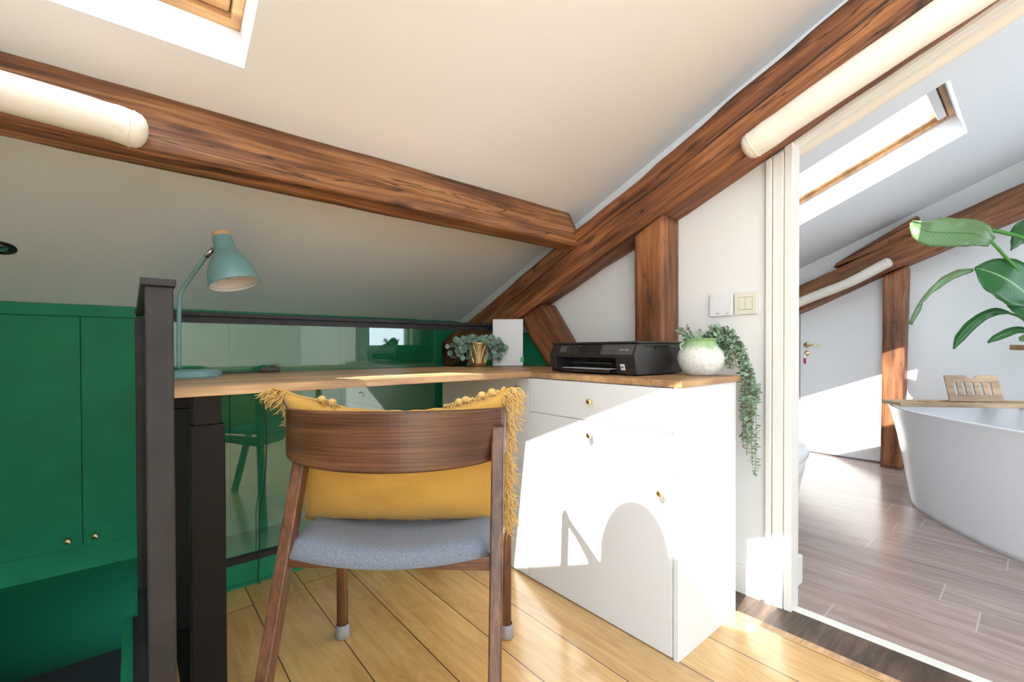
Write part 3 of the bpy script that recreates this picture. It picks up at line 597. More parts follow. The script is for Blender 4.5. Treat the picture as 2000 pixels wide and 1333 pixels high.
text_obj('ENVY 4500', 0.0085, 'lighttext', Mt @ Matrix.Translation((0, 0, 0.0016)), parent=pr)
bm = bmesh.new(); box(bm, -0.012, 0.09, 0.105, W_-.045, 0.016, 0.020); box(bm, -0.018, -0.010, 0.100, W_-.042, 0.006, 0.021); link('paper_tray', bm, 'glosspl', pr, bevel=0.002)
bm = bmesh.new(); box(bm, -0.008, 0.08, 0.115, W_-.09, 0.021, 0.0225); link('paper', bm, 'white', pr)
bm = bmesh.new(); box(bm, 0.02, 0.095, 0.12, W_-.10, 0.040, 0.046); link('output_rack', bm, 'blackplastic', pr)
bm = bmesh.new(); hexa(bm, [Vector((x, y, z)) for x, y, z in ((0.0105, 0.048, 0.020), (0.0105, 0.066, 0.020), (0.005, 0.066, 0.042), (0.005, 0.048, 0.042))], [Vector((x-.0022, y, z)) for x, y, z in ((0.0105, 0.048, 0.020), (0.0105, 0.066, 0.020), (0.005, 0.066, 0.042), (0.005, 0.048, 0.042))]); st = link('sticker', bm, 'white', pr)
bm = bmesh.new(); box(bm, 0.0028, 0.0045, 0.051, 0.063, 0.028, 0.035); link('sticker_mark', bm, 'text', st)
bm = bmesh.new(); box(bm, 0.06, 0.26, -0.0015, 0.0, 0.104, 0.110); box(bm, 0.115, 0.13, -0.002, 0.0, 0.098, 0.104); link('side_seam', bm, 'glosspl', pr)
for x in (0.05, 0.27):
    for y in (0.03, W_-.03): bm = bmesh.new(); lathe(bm, [(0, 0), (0.012, 0.0), (0.012, 0.006), (0, 0.006)], 12, Matrix.Translation((x, y, 0))); link('foot', bm, 'black', pr)
tag(pr, 'black inkjet printer standing on the oak worktop', 'printer')

# ------------------------------------------------------------------ white panel (tablet) with a green sticker
tb = empty('white_panel', (1.620, 1.948, 0.868), math.radians(46))
R_ = Matrix.Rotation(math.radians(5), 4, 'Y')
bm = bmesh.new(); box(bm, -0.006, 0.006, -0.087, 0.087, 0.0, 0.268, R_); link('panel', bm, 'white', tb, bevel=0.005)
bm = bmesh.new(); box(bm, -0.0075, -0.006, -0.070, 0.070, 0.018, 0.252, R_); link('face', bm, 'white', tb, bevel=0.001)
bm = bmesh.new(); box(bm, -0.0095, 0.004, -0.092, -0.072, 0.022, 0.050, R_); link('green_sticker', bm, 'greentag', tb, bevel=0.001)
tag(tb, 'slim white panel with a green sticker, leaning behind the brass pot', 'panel')

# ------------------------------------------------------------------ wall controls
th = empty('thermostat', (1.838, 0.8405, 1.142))
bm = bmesh.new(); box(bm, -0.018, 0.0, -0.0455, 0.0455, -0.044, 0.044); link('body', bm, 'white', th, bevel=0.002)
bm = bmesh.new(); lathe(bm, [(0.018, 0), (0.018, 0.0012), (0.0165, 0.0014), (0.0160, 0.0006), (0.0, 0.0006)], 32, Matrix.Translation((-0.018, -0.004, 0.003)) @ Matrix.Rotation(-PI/2, 4, 'Y'))
lathe(bm, [(0.010, 0), (0.010, 0.0016), (0.009, 0.0018), (0.0085, 0.0008), (0.0, 0.0008)], 24, Matrix.Translation((-0.018, -0.004, 0.003)) @ Matrix.Rotation(-PI/2, 4, 'Y')); link('dial', bm, 'white', th)
text_obj('Eco', 0.011, 'text', face_negx(-0.0185, 0.010, -0.034), parent=th)
text_obj('ON', 0.007, 'text', face_negx(-0.0185, -0.026, -0.036), parent=th)
bm = bmesh.new()
for (a, b, c, d) in ((0.030, 0.041, 0.030, 0.031), (0.030, 0.031, 0.022, 0.031), (0.040, 0.041, 0.026, 0.038), (0.034, 0.041, 0.037, 0.038)): box(bm, -0.0184, -0.018, a, b, c, d)
link('corner_mark', bm, 'lighttext', th)
tag(th, 'square white thermostat box on the wall beside the light switch', 'thermostat')
sw = empty('light_switch', (1.838, 0.7475, 1.142))
bm = bmesh.new(); box(bm, -0.010, 0.0, -0.0425, 0.0425, -0.043, 0.043); link('plate', bm, 'cream_pl', sw, bevel=0.002)
bm = bmesh.new(); box(bm, -0.0106, -0.010, -0.026, 0.026, -0.025, 0.025); link('recess', bm, 'linegrey', sw)
for s in (-1, 1):
    bm = bmesh.new(); y0, y1 = (0.001, 0.025) if s > 0 else (-0.0245, -0.0005); box(bm, -0.0135, -0.010, y0, y1, -0.0235, 0.0235); link('rocker', bm, 'cream_pl', sw, bevel=0.001)
tag(sw, 'cream double light switch on the wall right of the thermostat', 'switch')

# ------------------------------------------------------------------ desk lamp
LX, LY, LZ = 0.153, 1.890, 0.873
lp = empty('desk_lamp', (LX, LY, LZ))
bm = bmesh.new(); lathe(bm, [(0, 0), (0.092, 0), (0.0935, 0.004), (0.090, 0.020), (0.085, 0.024), (0, 0.0245)], 48); link('base', bm, 'teal', lp, smooth=False, bevel=0.001)
cr = Vector((math.sin(YAW), -math.cos(YAW), 0)); cf = Vector((math.cos(YAW), math.sin(YAW), 0))
def lpt(px, z, df=0.0):   # offset from lamp base centre along the view's right axis
    return cr*px + cf*df + Vector((0, 0, z-LZ))
k = 1.54/876.64
bm = bmesh.new(); tube(bm, smoothpath([lpt(-0.038, 0.895), lpt(-0.037, 1.02), lpt(-0.034, 1.13), lpt(-0.031, 1.155), lpt(-0.022, 1.175), lpt(0.000, 1.207), lpt(0.020, 1.235), lpt(0.040, 1.262), lpt(0.060, 1.289)], 5), 0.0068, 12); link('stem', bm, 'teal', lp, smooth=True)
bm = bmesh.new(); tube(bm, [lpt(0.058, 1.286), lpt(0.084, 1.314)], 0.0085, 12); link('joint', bm, 'chrome', lp, smooth=True)
top = lpt(0.1095, 1.368); axd = (cr*0.30 - cf*0.06 + Vector((0, 0, -1))).normalized()
q = Vector((0, 0, 1)).rotation_difference(axd).to_matrix().to_4x4(); q.translation = top
s_ = 1.0
prof = [(0.029, 0.016), (0.0295, 0.020), (0.0335, 0.060), (0.035, 0.070), (0.047, 0.086), (0.062, 0.112), (0.072, 0.143), (0.0765, 0.175), (0.0770, 0.186)]
bm = bmesh.new(); lathe(bm, prof + [(0.0755, 0.187), (0.0745, 0.176)], 48, q); sh = link('lamp_shade', bm, 'teal', lp, smooth=True)
bm = bmesh.new(); lathe(bm, [(r-.002, z) for r, z in prof[3:]][::-1] + [(0.0, 0.068)], 48, q); link('shade_lining', bm, 'tealin', sh, smooth=True)
bm = bmesh.new(); lathe(bm, [(0, 0), (0.0265, 0), (0.0275, 0.0165), (0, 0.0165)], 32, q); link('wooden_cap', bm, 'pine', lp, bevel=0.001)
bm = bmesh.new(); lathe(bm, [(0.013, 0.07), (0.014, 0.10), (0.027, 0.125), (0.030, 0.145), (0.022, 0.163), (0, 0.17)], 24, q); link('bulb', bm, 'white', lp, smooth=True)
tag(lp, 'teal desk lamp with a wooden cap standing at the left end of the desk', 'lamp')
# inline switch and flex
iw = empty('inline_switch', (0.43, 2.035, 0.873))
bm = bmesh.new(); Mr = Matrix.Rotation(math.radians(-12), 4, 'Z'); box(bm, -0.036, 0.038, -0.013, 0.013, 0.001, 0.023, Mr); link('housing', bm, 'blackplastic', iw, bevel=0.005)
bm = bmesh.new(); box(bm, -0.002, 0.022, -0.008, 0.008, 0.023, 0.028, Mr); link('rocker', bm, 'blackplastic', iw, bevel=0.002)
bm = bmesh.new(); tube(bm, smoothpath([(-0.028, 0.004, 0.009), (-0.055, 0.008, 0.006), (-0.09, 0.0, 0.003), (-0.16, -0.01, 0.003), (-0.2, -0.05, 0.003)], 5), 0.0025, 8)
link('flex', bm, 'blackplastic', iw, smooth=True)
bm = bmesh.new(); tube(bm, smoothpath([(0.028, -0.004, 0.009), (0.026, 0.025, 0.006), (0.012, 0.047, 0.004), (-0.004, 0.056, -0.012), (-0.008, 0.052, -0.10), (-0.004, 0.048, -0.30), (-0.014, 0.045, -0.47), (-0.032, 0.040, -0.58), (-0.034, 0.042, -0.72), (-0.040, 0.040, -0.84), (-0.036, 0.036, -0.868)], 6), 0.0026, 8)
link('flex', bm, 'blackplastic', iw, smooth=True)
tag(iw, 'black inline cord switch on the desk, its flex running down the glass', 'cord')

# ------------------------------------------------------------------ plants
def leaf_disc(bm, c, nrm, r, up=None, n=8, asp=1.0, cup=0.15):
    nrm = nrm.normalized(); a, b = frame_of(nrm)
    if up is not None: a = (up - nrm*up.dot(nrm)).normalized(); b = nrm.cross(a)
    cv = bm.verts.new(c - nrm*r*cup)
    vs = [bm.verts.new(c + a*math.cos(2*PI*k/n)*r*asp + b*math.sin(2*PI*k/n)*r) for k in range(n)]
    for k in range(n): bm.faces.new((cv, vs[k], vs[(k+1) % n]))
bp = empty('potted_trailing_plant', (1.455, 2.00, 0.868))
bm = bmesh.new(); lathe(bm, [(0, 0.001), (0.040, 0.001), (0.043, 0.02), (0.052, 0.128), (0.054, 0.132), (0.050, 0.132), (0.047, 0.118), (0, 0.116)], 40); pt = link('brass_pot', bm, 'gold', bp, smooth=True)
bm = bmesh.new()
for s in (-1, 1):
    for j in range(9):
        pts = []
        for t in range(9):
            z = 0.012+0.11*t/8; a = 2*PI*j/9 + s*t/8*0.7; r = 0.0425+0.0105*(z/0.13); pts.append((r*math.cos(a), r*math.sin(a), z))
        tube(bm, pts, 0.0016, 4)
link('diamond_ribs', bm, 'gold', pt, smooth=True)
bm = bmesh.new(); lathe(bm, [(0, 0.1175), (0.047, 0.1165)], 20); link('soil', bm, 'soil', bp)
lv = bmesh.new(); stm = bmesh.new(); rnd = random.Random(3)
for i in range(58):
    side = -1 if i % 2 else 1
    a = (0 if side > 0 else PI) + rnd.uniform(-1.1, 1.1)
    d = cr*math.cos(a) + cf*math.sin(a)*0.45
    L_ = rnd.uniform(0.06, 0.175); h0 = rnd.uniform(0.02, 0.07)
    low = rnd.uniform(0.016, 0.13)
    P = smoothpath([(0, 0, 0.12), tuple(d*0.045 + Vector((0, 0, 0.125+h0*0.5))), tuple(d*(L_*0.8) + Vector((0, 0, 0.12+h0*rnd.uniform(-.3, .6)))), tuple(d*L_ + Vector((0, 0, low)))], 4)
    tube(stm, P, 0.0013, 4)
    for kk in range(3, len(P), 2 if i % 3 else 3):
        p = P[kk] + Vector((rnd.uniform(-.012, .012), rnd.uniform(-.012, .012), rnd.uniform(-.006, .012)))
        if p.z < 0.014: p.z = 0.014
        nr = (-cf*0.9 + Vector((rnd.uniform(-.7, .7), rnd.uniform(-.7, .7), rnd.uniform(0, .9))))
        leaf_disc(lv, p, nr, rnd.uniform(0.012, 0.0195), asp=0.92)
link('leaves', lv, 'silver_leaf', bp); link('stems', stm, 'stem', bp)
tag(bp, 'trailing plant with small round silvery leaves in a brass diamond pot', 'potted plant')

ep = empty('potted_eucalyptus', (1.600, 0.812, 0.868))
bm = bmesh.new(); lathe(bm, [(0, 0.0), (0.045, 0.0), (0.055, 0.006), (0.073, 0.030), (0.0815, 0.060), (0.077, 0.086), (0.062, 0.106), (0.055, 0.118), (0.058, 0.130), (0.063, 0.134), (0.058, 0.136), (0.050, 0.126), (0.048, 0.110), (0, 0.108)], 48); link('ceramic_pot', bm, 'pot', ep, smooth=True)
for s in (-1, 1):
    bm = bmesh.new(); c = cr*0.058*s; tube(bm, smoothpath([tuple(c + Vector((0, 0, 0.122))), tuple(c + cr*s*0.016 + Vector((0, 0, 0.112))), tuple(c + cr*s*0.012 + Vector((0, 0, 0.095))), tuple(c + cr*s*0.004+Vector((0, 0, 0.093)))], 4), 0.004, 8)
    link('handle', bm, 'pot', ep, smooth=True)
bm = bmesh.new(); lathe(bm, [(0, 0.112), (0.048, 0.111)], 20); link('soil', bm, 'soil', ep)
lv = bmesh.new(); stm = bmesh.new(); rnd = random.Random(11)
def sprig(P, r0, r1, dens=1.0, n=5):
    path = smoothpath(P, n); tube(stm, path, 0.0012, 4); acc = 0
    for i in range(1, len(path)):
        f_ = i/len(path); t = (path[i]-path[i-1]); ln = t.length; t.normalize(); nn, bb = frame_of(t)
        m_ = max(1, int(ln/0.0085*dens))
        for j in range(m_):
            p = path[i-1].lerp(path[i], j/m_); a0 = rnd.uniform(0, PI)
            for s in (0, PI):
                d = nn*math.cos(a0+s) + bb*math.sin(a0+s); r = (r0*(1-f_)+r1*f_)*rnd.uniform(0.75, 1.2)
                nr = t*0.8 + Vector((rnd.uniform(-.6, .6), rnd.uniform(-.6, .6), rnd.uniform(-.3, .6))) - cf*0.4
                leaf_disc(lv, p + d*r*0.95 + t*r*0.2, nr, r*0.62, up=d, n=7, asp=1.5)
def ev(r, d, z): return cr*r + cf*d + Vector((0, 0, z))
for i in range(11):      # hanging strands over the right edge of the worktop
    j = rnd.uniform(-1, 1); z_end = [-0.37, -0.33, -0.25, -0.29, -0.20, -0.14, -0.23, -0.10, -0.17, -0.06, -0.27][i]
    rx_ = [0.188, 0.184, 0.150, 0.160, 0.172, 0.185, 0.148, 0.19, 0.165, 0.175, 0.152][i]
    dd = -0.02+0.05*j*0.5
    sprig([ev(0.01, 0.0, 0.115), ev(0.05, dd, 0.155+0.015*j), ev(0.105, dd, 0.130+0.02*rnd.random()), ev(0.148, dd, 0.055+.02*j), ev(rx_, dd, -0.035), ev(rx_+rnd.uniform(-.006, .006), dd, (z_end-.035)/2), ev(rx_+rnd.uniform(-.006, .010), dd, z_end)], 0.0125, 0.0095, 0.85)
for i in range(12):      # upright sprays out of the pot
    a = rnd.uniform(-0.075, 0.085); dd = rnd.uniform(-.03, .03)
    sprig([ev(a*.3, dd*.3, 0.115), ev(a*.8, dd, 0.145), ev(a*1.3, dd, 0.145+rnd.uniform(0.02, 0.045))], 0.013, 0.010, 1.0, 3)
for i in range(8):       # spill at the right of the rim
    a = rnd.uniform(0.07, 0.12); dd = rnd.uniform(-.05, .02)
    sprig([ev(0.02, 0, 0.12), ev(0.055, dd, 0.145), ev(a, dd, 0.10), ev(a+.02, dd, rnd.uniform(0.02, 0.07))], 0.012, 0.010, 1.0, 3)
sprig([ev(-0.02, 0, 0.12), ev(-0.05, -.01, 0.15), ev(-0.072, -.01, 0.165), ev(-0.088, 0, 0.172)], 0.007, 0.006, 0.5, 4)
sprig([ev(-0.02, 0, 0.12), ev(-0.045, -.01, 0.16), ev(-0.055, -.01, 0.19)], 0.006, 0.006, 0.5, 4)
link('leaves', lv, 'euca_leaf', ep); link('stems', stm, 'stem', ep)
tag(ep, 'green-glazed ceramic pot with trailing eucalyptus hanging over the worktop edge', 'potted plant')

# ------------------------------------------------------------------ chair
CHX, CHY = cr*(-0.288) + cf*1.19, 0
ch = empty('wooden_armchair', (CHX.x, CHX.y, 0), YAW-PI/2)     # local x = right, local y = away from the camera
def lean_leg(bm, p0, p1, w0, d0, w1, d1):
    p0 = Vector(p0); p1 = Vector(p1)
    hexa(bm, [p0+Vector((sx*w0/2, sy*d0/2, 0)) for sx, sy in ((-1, -1), (1, -1), (1, 1), (-1, 1))], [p1+Vector((sx*w1/2, sy*d1/2, 0)) for sx, sy in ((-1, -1), (1, -1), (1, 1), (-1, 1))])
def Lc(lat, f_): return (lat+0.288, f_-1.19)
for lat_f, lat_t, lab in ((-0.537, -0.508, 'l'), (-0.040, -0.034, 'r')):
    x0, y0 = Lc(lat_f, 0.86); x1, y1 = Lc(lat_t, 1.085)
    bm = bmesh.new(); lean_leg(bm, (x0, y0, 0), (x1, y1, 0.782 if lab == 'r' else 0.712), 0.027, 0.040, 0.030, 0.036); link('leg', bm, 'walnut_v', ch, bevel=0.004)
for lat_f, lat_t in ((-0.572, -0.560), (-0.021, -0.013)):
    x0, y0 = Lc(lat_f, 1.50); x1, y1 = Lc(lat_t, 1.47)
    bm = bmesh.new(); lean_leg(bm, (x0, y0, 0.038), (x1, y1, 0.722), 0.030, 0.030, 0.026, 0.032); lg = link('leg', bm, 'walnut_v', ch, bevel=0.004)
    bm = bmesh.new(); lathe(bm, [(0, 0), (0.021, 0), (0.025, 0.004), (0.0235, 0.014), (0.0215, 0.045), (0.0195, 0.046)], 20, Matrix.Translation((x0, y0, 0))); link('rubber_foot', bm, 'rubber', lg, smooth=True)
# seat rails
bm = bmesh.new()
x0, y0 = Lc(-0.518, 1.015); x1, y1 = Lc(-0.045, 1.015)
hexa(bm, [Vector((x0, y0-.010, 0.476)), Vector((x0, y0+.014, 0.476)), Vector((x0, y0+.014, 0.500)), Vector((x0, y0-.010, 0.500))], [Vector((x1, y1-.010, 0.468)), Vector((x1, y1+.014, 0.468)), Vector((x1, y1+.014, 0.500)), Vector((x1, y1-.010, 0.500))])
xf0, yf = Lc(-0.562, 1.47); xf1, _ = Lc(-0.02, 1.47)
box(bm, xf0, xf1, yf-.012, yf+.012, 0.44, 0.49)
for s, (xa, xb) in ((0, (x0, xf0)), (1, (x1, xf1))):
    hexa(bm, [Vector((xa-.01, y0, 0.466)), Vector((xa+.01, y0, 0.466)), Vector((xa+.01, y0, 0.490)), Vector((xa-.01, y0, 0.490))], [Vector((xb-.01, yf, 0.44)), Vector((xb+.01, yf, 0.44)), Vector((xb+.01, yf, 0.49)), Vector((xb-.01, yf, 0.49))])
link('seat_frame', bm, 'walnut', ch, bevel=0.003)
# upholstered seat: rounded back edge, dished top
bm = bmesh.new(); nx, ny = 24, 20; grid = {}
for i in range(nx+1):
    for j in range(ny+1):
        u = -1+2*i/nx; v = j/ny
        half = 0.232 + 0.022*v
        yb = Lc(0, 1.008)[1] - 0.028*(1-u*u)   # back edge bows toward the camera
        y = yb + (yf+0.02-yb)*v
        x = half*u
        ed = min(1-abs(u), v*1.0, (1-v)*1.0); z = 0.524 - 0.006*(1-u*u) - 0.034*max(0, 1-ed/0.07)**2 + 0.012*abs(u)**2
        z += -0.014*math.sin(PI*min(1, max(0, v)))*(1-u*u)
        grid[i, j] = bm.verts.new((x, y, z))
low = {}
for i in range(nx+1):
    for j in range(ny+1):
        if i in (0, nx) or j in (0, ny):
            p = grid[i, j].co; u = -1+2*i/nx; low[i, j] = bm.verts.new((p.x*0.985, p.y*0.99, 0.498-(0.016*(1-u*u) if j == 0 else 0)))
for i in range(nx):
    for j in range(ny): bm.faces.new((grid[i, j], grid[i+1, j], grid[i+1, j+1], grid[i, j+1]))
ringk = [(i, 0) for i in range(nx+1)] + [(nx, j) for j in range(1, ny+1)] + [(i, ny) for i in range(nx-1, -1, -1)] + [(0, j) for j in range(ny-1, 0, -1)]
for a, b in zip(ringk, ringk[1:]+ringk[:1]): bm.faces.new((grid[a], grid[b], low[b], low[a]))
bm.faces.new([low[k_] for k_ in ringk][::-1])
link('seat', bm, 'seat', ch, smooth=True)
# bent-wood backrest that runs round into the arms
bm = bmesh.new(); path = []
hw = 0.278
ycen = Lc(0, 1.0)[1]
for i in range(61):
    t = -1+2*i/60; a = abs(t); s = 1 if t > 0 else -1
    if a < 0.62:
        q_ = a/0.62; x = s*hw*math.sin(q_*1.30)/math.sin(1.30)*0.955; y = ycen + 0.110*(1-math.cos(q_*1.30))/(1-math.cos(1.30)); zt = 0.829-0.005*q_**2; zb = 0.690+0.001*q_ + 0.016*q_**2
    else:
        q_ = (a-0.62)/0.38; x = s*(hw*0.955 + 0.008*min(1, q_*2)); y = ycen+0.110 + q_*0.375; zt = 0.824 - 0.095*min(1, q_*1.15); zb = 0.707 + 0.02*min(1, q_*4); zb = min(zb, zt-0.020)
        zb = max(zb, 0.727-0.02) if q_ > 0.2 else zb
    path.append((Vector((x, y, 0)), zt, zb))
fr = []
for i, (p, zt, zb) in enumerate(path):
    a = path[max(0, i-1)][0]; b = path[min(60, i+1)][0]; t = (b-a).normalized(); n_ = Vector((t.y, -t.x, 0)); th_ = 0.0075
    ti = 0.06
    fr.append([bm.verts.new(p + n_*th_ + n_*(-ti*0) + Vector((0, 0, zt))), bm.verts.new(p - n_*th_ + Vector((0, 0, zt))), bm.verts.new(p - n_*th_ + Vector((0, 0, zb))), bm.verts.new(p + n_*th_ + Vector((0, 0, zb)))])
for a, b in zip(fr, fr[1:]):
    for k_ in range(4): bm.faces.new((a[k_], a[(k_+1) % 4], b[(k_+1) % 4], b[k_]))
bm.faces.new(fr[0]); bm.faces.new(fr[-1][::-1])
o = link('backrest', bm, 'walnut_b', ch, smooth=False, bevel=0.004)
tag(ch, 'walnut armchair with a blue-grey seat, seen from behind, facing the desk', 'chair')
CH = ch
# ------------------------------------------------------------------ cushion on the chair
cu = empty('fringed_cushion', (CH.location.x, CH.location.y, 0), YAW-PI/2)
bm = bmesh.new(); cw, chh = 0.262, 0.138
base_c = Vector((-0.004, Lc(0, 1.175)[1], 0.652)); nx, ny = 30, 22
def cush(u, v, side):
    e = (1-abs(u)**2.6)*(1-abs(v)**2.6); t = 0.058*max(0, e)**0.45
    # corners pulled out at the top
    px = cw*u*(1+0.035*abs(v)**3*0 + ((0.10 if u > 0 else 0.24)*max(0, v)**4)*abs(u)**3); pz = chh*v + (max(0, v)**2*(0.022 + 0.055*abs(u)**2.4)) - 0.006*(1-u*u)*max(0, v)
    pz += -0.004*noise.noise(Vector((u*3, v*2, 1.7))) ; t += 0.010*noise.noise(Vector((u*2.5, v*3.0, side*3)))*e
    sag = 0.02*(1-v)
    return base_c + Vector((px, side*t + 0.045*v*0 + sag*0 - 0.02*v, pz))
for side in (-1, 1):
    g = {}
    for i in range(nx+1):
        for j in range(ny+1): g[i, j] = bm.verts.new(cush(-1+2*i/nx, -1+2*j/ny, side))
    for i in range(nx):
        for j in range(ny): bm.faces.new((g[i, j], g[i+1, j], g[i+1, j+1], g[i, j+1]))
bmesh.ops.remove_doubles(bm, verts=bm.verts, dist=0.0008)
link('cushion_cover', bm, 'mustard', cu, smooth=True)
for v in (-1, 1):   # piping along the bottom and top edges
    bm = bmesh.new(); tube(bm, [cush(-1+2*i/40, v*0.999, 1) + Vector((0, 0, 0.0015*math.sin(i*1.7))) for i in range(41)], 0.004, 6)
    link('piping', bm, 'mustard', cu, smooth=True)
bm = bmesh.new(); rnd = random.Random(5)
def strand(p, d, L_, r=0.0012):
    d = d.normalized(); a, b = frame_of(d); ph = rnd.uniform(0, 6); pts = []
    for k_ in range(6):
        t = k_/5; pts.append(p + d*L_*t + (a*math.sin(ph+t*5)+b*math.cos(ph*1.3+t*4))*0.009*t + Vector((0, 0, -0.018*t*t)))
    tube(bm, pts, [r, r, r, r, r*1.1, r*0.5], 4)
def fringe(us, vs, out, L_, per, fluff):
    for (u, v) in zip(us, vs):
        p = cush(u, v, 1)
        for k_ in range(per): strand(p + Vector((rnd.uniform(-.004, .004), rnd.uniform(-.006, .006), rnd.uniform(-.004, .004))), out + Vector((rnd.uniform(-fluff, fluff), rnd.uniform(-fluff, fluff), rnd.uniform(-fluff, fluff))), L_*rnd.uniform(0.6, 1.25))
n = 46
fringe([1]*n, [-1+2*i/(n-1) for i in range(n)], Vector((1, -0.1, -0.75)), 0.045, 7, 0.75)
fringe([-1]*12, [0.55+0.45*i/11 for i in range(12)], Vector((-1, 0.4, -0.7)), 0.026, 3, 0.5)
for (ux, out) in ((1, Vector((0.9, 0, -0.5))), (-1, Vector((-0.9, 0, -0.5)))):   # corner tassels and the knots along the top edge
    for (u, v) in ((1, 1), (0.97, 1), (0.93, 1)):
        p = cush(ux*u, v, 1)
        for k_ in range(16): strand(p, out + Vector((rnd.uniform(-.5, .5), rnd.uniform(-.5, .5), rnd.uniform(-.7, .5))), rnd.uniform(0.02, 0.045))
for u in (0.86, 0.78, 0.64, 0.58, -0.62, -0.70):
    p = cush(u, 1, 1)
    lathe(bm, [(0, -0.010), (0.008, -0.006), (0.011, 0), (0.008, 0.007), (0, 0.010)], 8, Matrix.Translation(p + Vector((0, 0, 0.008))))
    for k_ in range(16): strand(p + Vector((0, 0, 0.006)), Vector((rnd.uniform(-1, 1), rnd.uniform(-.6, .6), rnd.uniform(-.1, 1))), rnd.uniform(0.012, 0.026))
for i in range(30):
    u = 0.45+0.5*i/29; p = cush(u, 1, 1)
    lathe(bm, [(0, -0.005), (0.005, 0), (0, 0.005)], 6, Matrix.Translation(p + Vector((rnd.uniform(-.003, .003), 0, 0.003+rnd.uniform(-.003, .004)))))
link('fringe', bm, 'mustard_fringe', cu, smooth=True)
tag(cu, 'mustard yellow fringed cushion standing on the armchair seat', 'cushion')

# ------------------------------------------------------------------ bathtub
TB = Vector((3.44, 0.005, 0)); tb_ = empty('bathtub', TB, math.radians(41.3)); TA, TBb, TZ = 0.855, 0.402, 0.600
def el(a, b, z, n=64, p=2.25): return [Vector((a*math.copysign(abs(math.cos(t))**(2/p), math.cos(t)), b*math.copysign(abs(math.sin(t))**(2/p), math.sin(t)), z)) for t in (2*PI*k_/n for k_ in range(n))]
prof = [(0.79, 0.0), (0.80, 0.03), (0.825, 0.12), (0.865, 0.26), (0.91, 0.42), (0.965, 0.565), (0.985, 0.594), (0.992, 0.600), (0.975, 0.606), (0.955, 0.602), (0.93, 0.585), (0.90, 0.45), (0.85, 0.28), (0.74, 0.13), (0.60, 0.105)]
def tubmesh(pr_, closeA=True, closeB=True):
    bm = bmesh.new(); rings = []
    for s, z in pr_: rings.append([bm.verts.new(p) for p in el(TA*s, TBb*(s if z > .3 or True else s), z)])
    for a, b in zip(rings, rings[1:]):
        for k_ in range(64): bm.faces.new((a[k_], a[(k_+1) % 64], b[(k_+1) % 64], b[k_]))
    if closeA: bm.faces.new(rings[0][::-1])
    if closeB: bm.faces.new(rings[-1])
    return bm
link('tub_shell', tubmesh(prof), 'ceramic', tb_, smooth=True)
tag(tb_, 'white oval freestanding bathtub on the bathroom floor', 'bathtub')
# bamboo bath tray across the tub, with a book rest
tr = empty('bath_tray', (3.87, 0.34, TZ+.006), math.radians(-48))
bm = bmesh.new()
for y in (-0.085, 0.065): box(bm, -0.36, 0.52, y, y+0.02, 0.0, 0.028)
for x in (-0.36, -0.16, 0.12, 0.50): box(bm, x, x+0.02, -0.065, 0.065, 0.004, 0.024)
for x in range(6): box(bm, -0.14+x*0.043, -0.14+x*0.043+0.034, -0.065, 0.065, 0.006, 0.018)
link('tray_frame', bm, 'bamboo', tr, bevel=0.003)
tag(tr, 'bamboo bath tray lying across the rim of the bathtub', 'bath tray')
bm = bmesh.new()
w2, h2 = 0.148, 0.165
outl = [(-w2-.006, 0), (w2+.02, 0), (w2-.004, h2), (0.028, h2), (0.018, h2-.014), (0.0, h2-.020), (-0.018, h2-.014), (-0.028, h2), (-w2, h2)]
slots = [-0.098, -0.052, -0.004, 0.044, 0.092]
# plate made from strips so that the slots are real openings
def strip(xa, xb, za, zb): box(bm, xa, xb, -0.005, 0.005, za, zb)
edges = [-w2] + [v for s in slots for v in (s-.009, s+.009)] + [w2]
strip(-w2, w2, 0, 0.040)
for a, b in zip(edges[::2], edges[1::2]): strip(a, b, 0.040, 0.120)
prism(bm, [(-w2, 0.120), (w2, 0.120), (w2, h2), (0.030, h2), (0.018, h2-.015), (0, h2-.021), (-0.018, h2-.015), (-0.030, h2), (-w2, h2)], 1, -0.005, 0.005)
bs_ = link('book_rest', bm, 'bamboo', None, bevel=0.0015)
bs_.location = (3.98, 0.285, TZ+.030); bs_.rotation_euler = (math.radians(-14), 0, math.radians(-48))
bs_.parent = tr; bs_.matrix_parent_inverse = Matrix.Identity(4); bs_.location = (0.13, 0.02, 0.026); bs_.rotation_euler = (math.radians(-16), 0, 0)

# ------------------------------------------------------------------ toilet
to = empty('toilet', (2.12, 0.915, 0))
def tring(L_, w, z, n=40):
    out = []
    for k_ in range(n):
        t = 2*PI*k_/n; c, s = math.cos(t), math.sin(t)
        x = L_*0.45 + (L_*0.55*c if c > 0 else L_*0.45*c); out.append(Vector((x, w*math.copysign(abs(s)**0.8, s), z)))
    return out
def loft(prs, n=40):
    bm = bmesh.new(); R = [[bm.verts.new(p) for p in tring(*a)] for a in prs]
    for a, b in zip(R, R[1:]):
        for k_ in range(n): bm.faces.new((a[k_], a[(k_+1) % n], b[(k_+1) % n], b[k_]))
    bm.faces.new(R[0][::-1]); bm.faces.new(R[-1]); return bm
link('bowl', loft([(0.40, 0.10, 0.075), (0.46, 0.12, 0.11), (0.55, 0.155, 0.24), (0.61, 0.172, 0.36), (0.63, 0.178, 0.415)]), 'ceramic', to, smooth=True)
link('lid', loft([(0.635, 0.182, 0.420), (0.645, 0.186, 0.428), (0.645, 0.186, 0.462), (0.62, 0.172, 0.472)]), 'ceramic', to, smooth=True)
tag(to, 'white wall-hung toilet half hidden by the doorway', 'toilet')

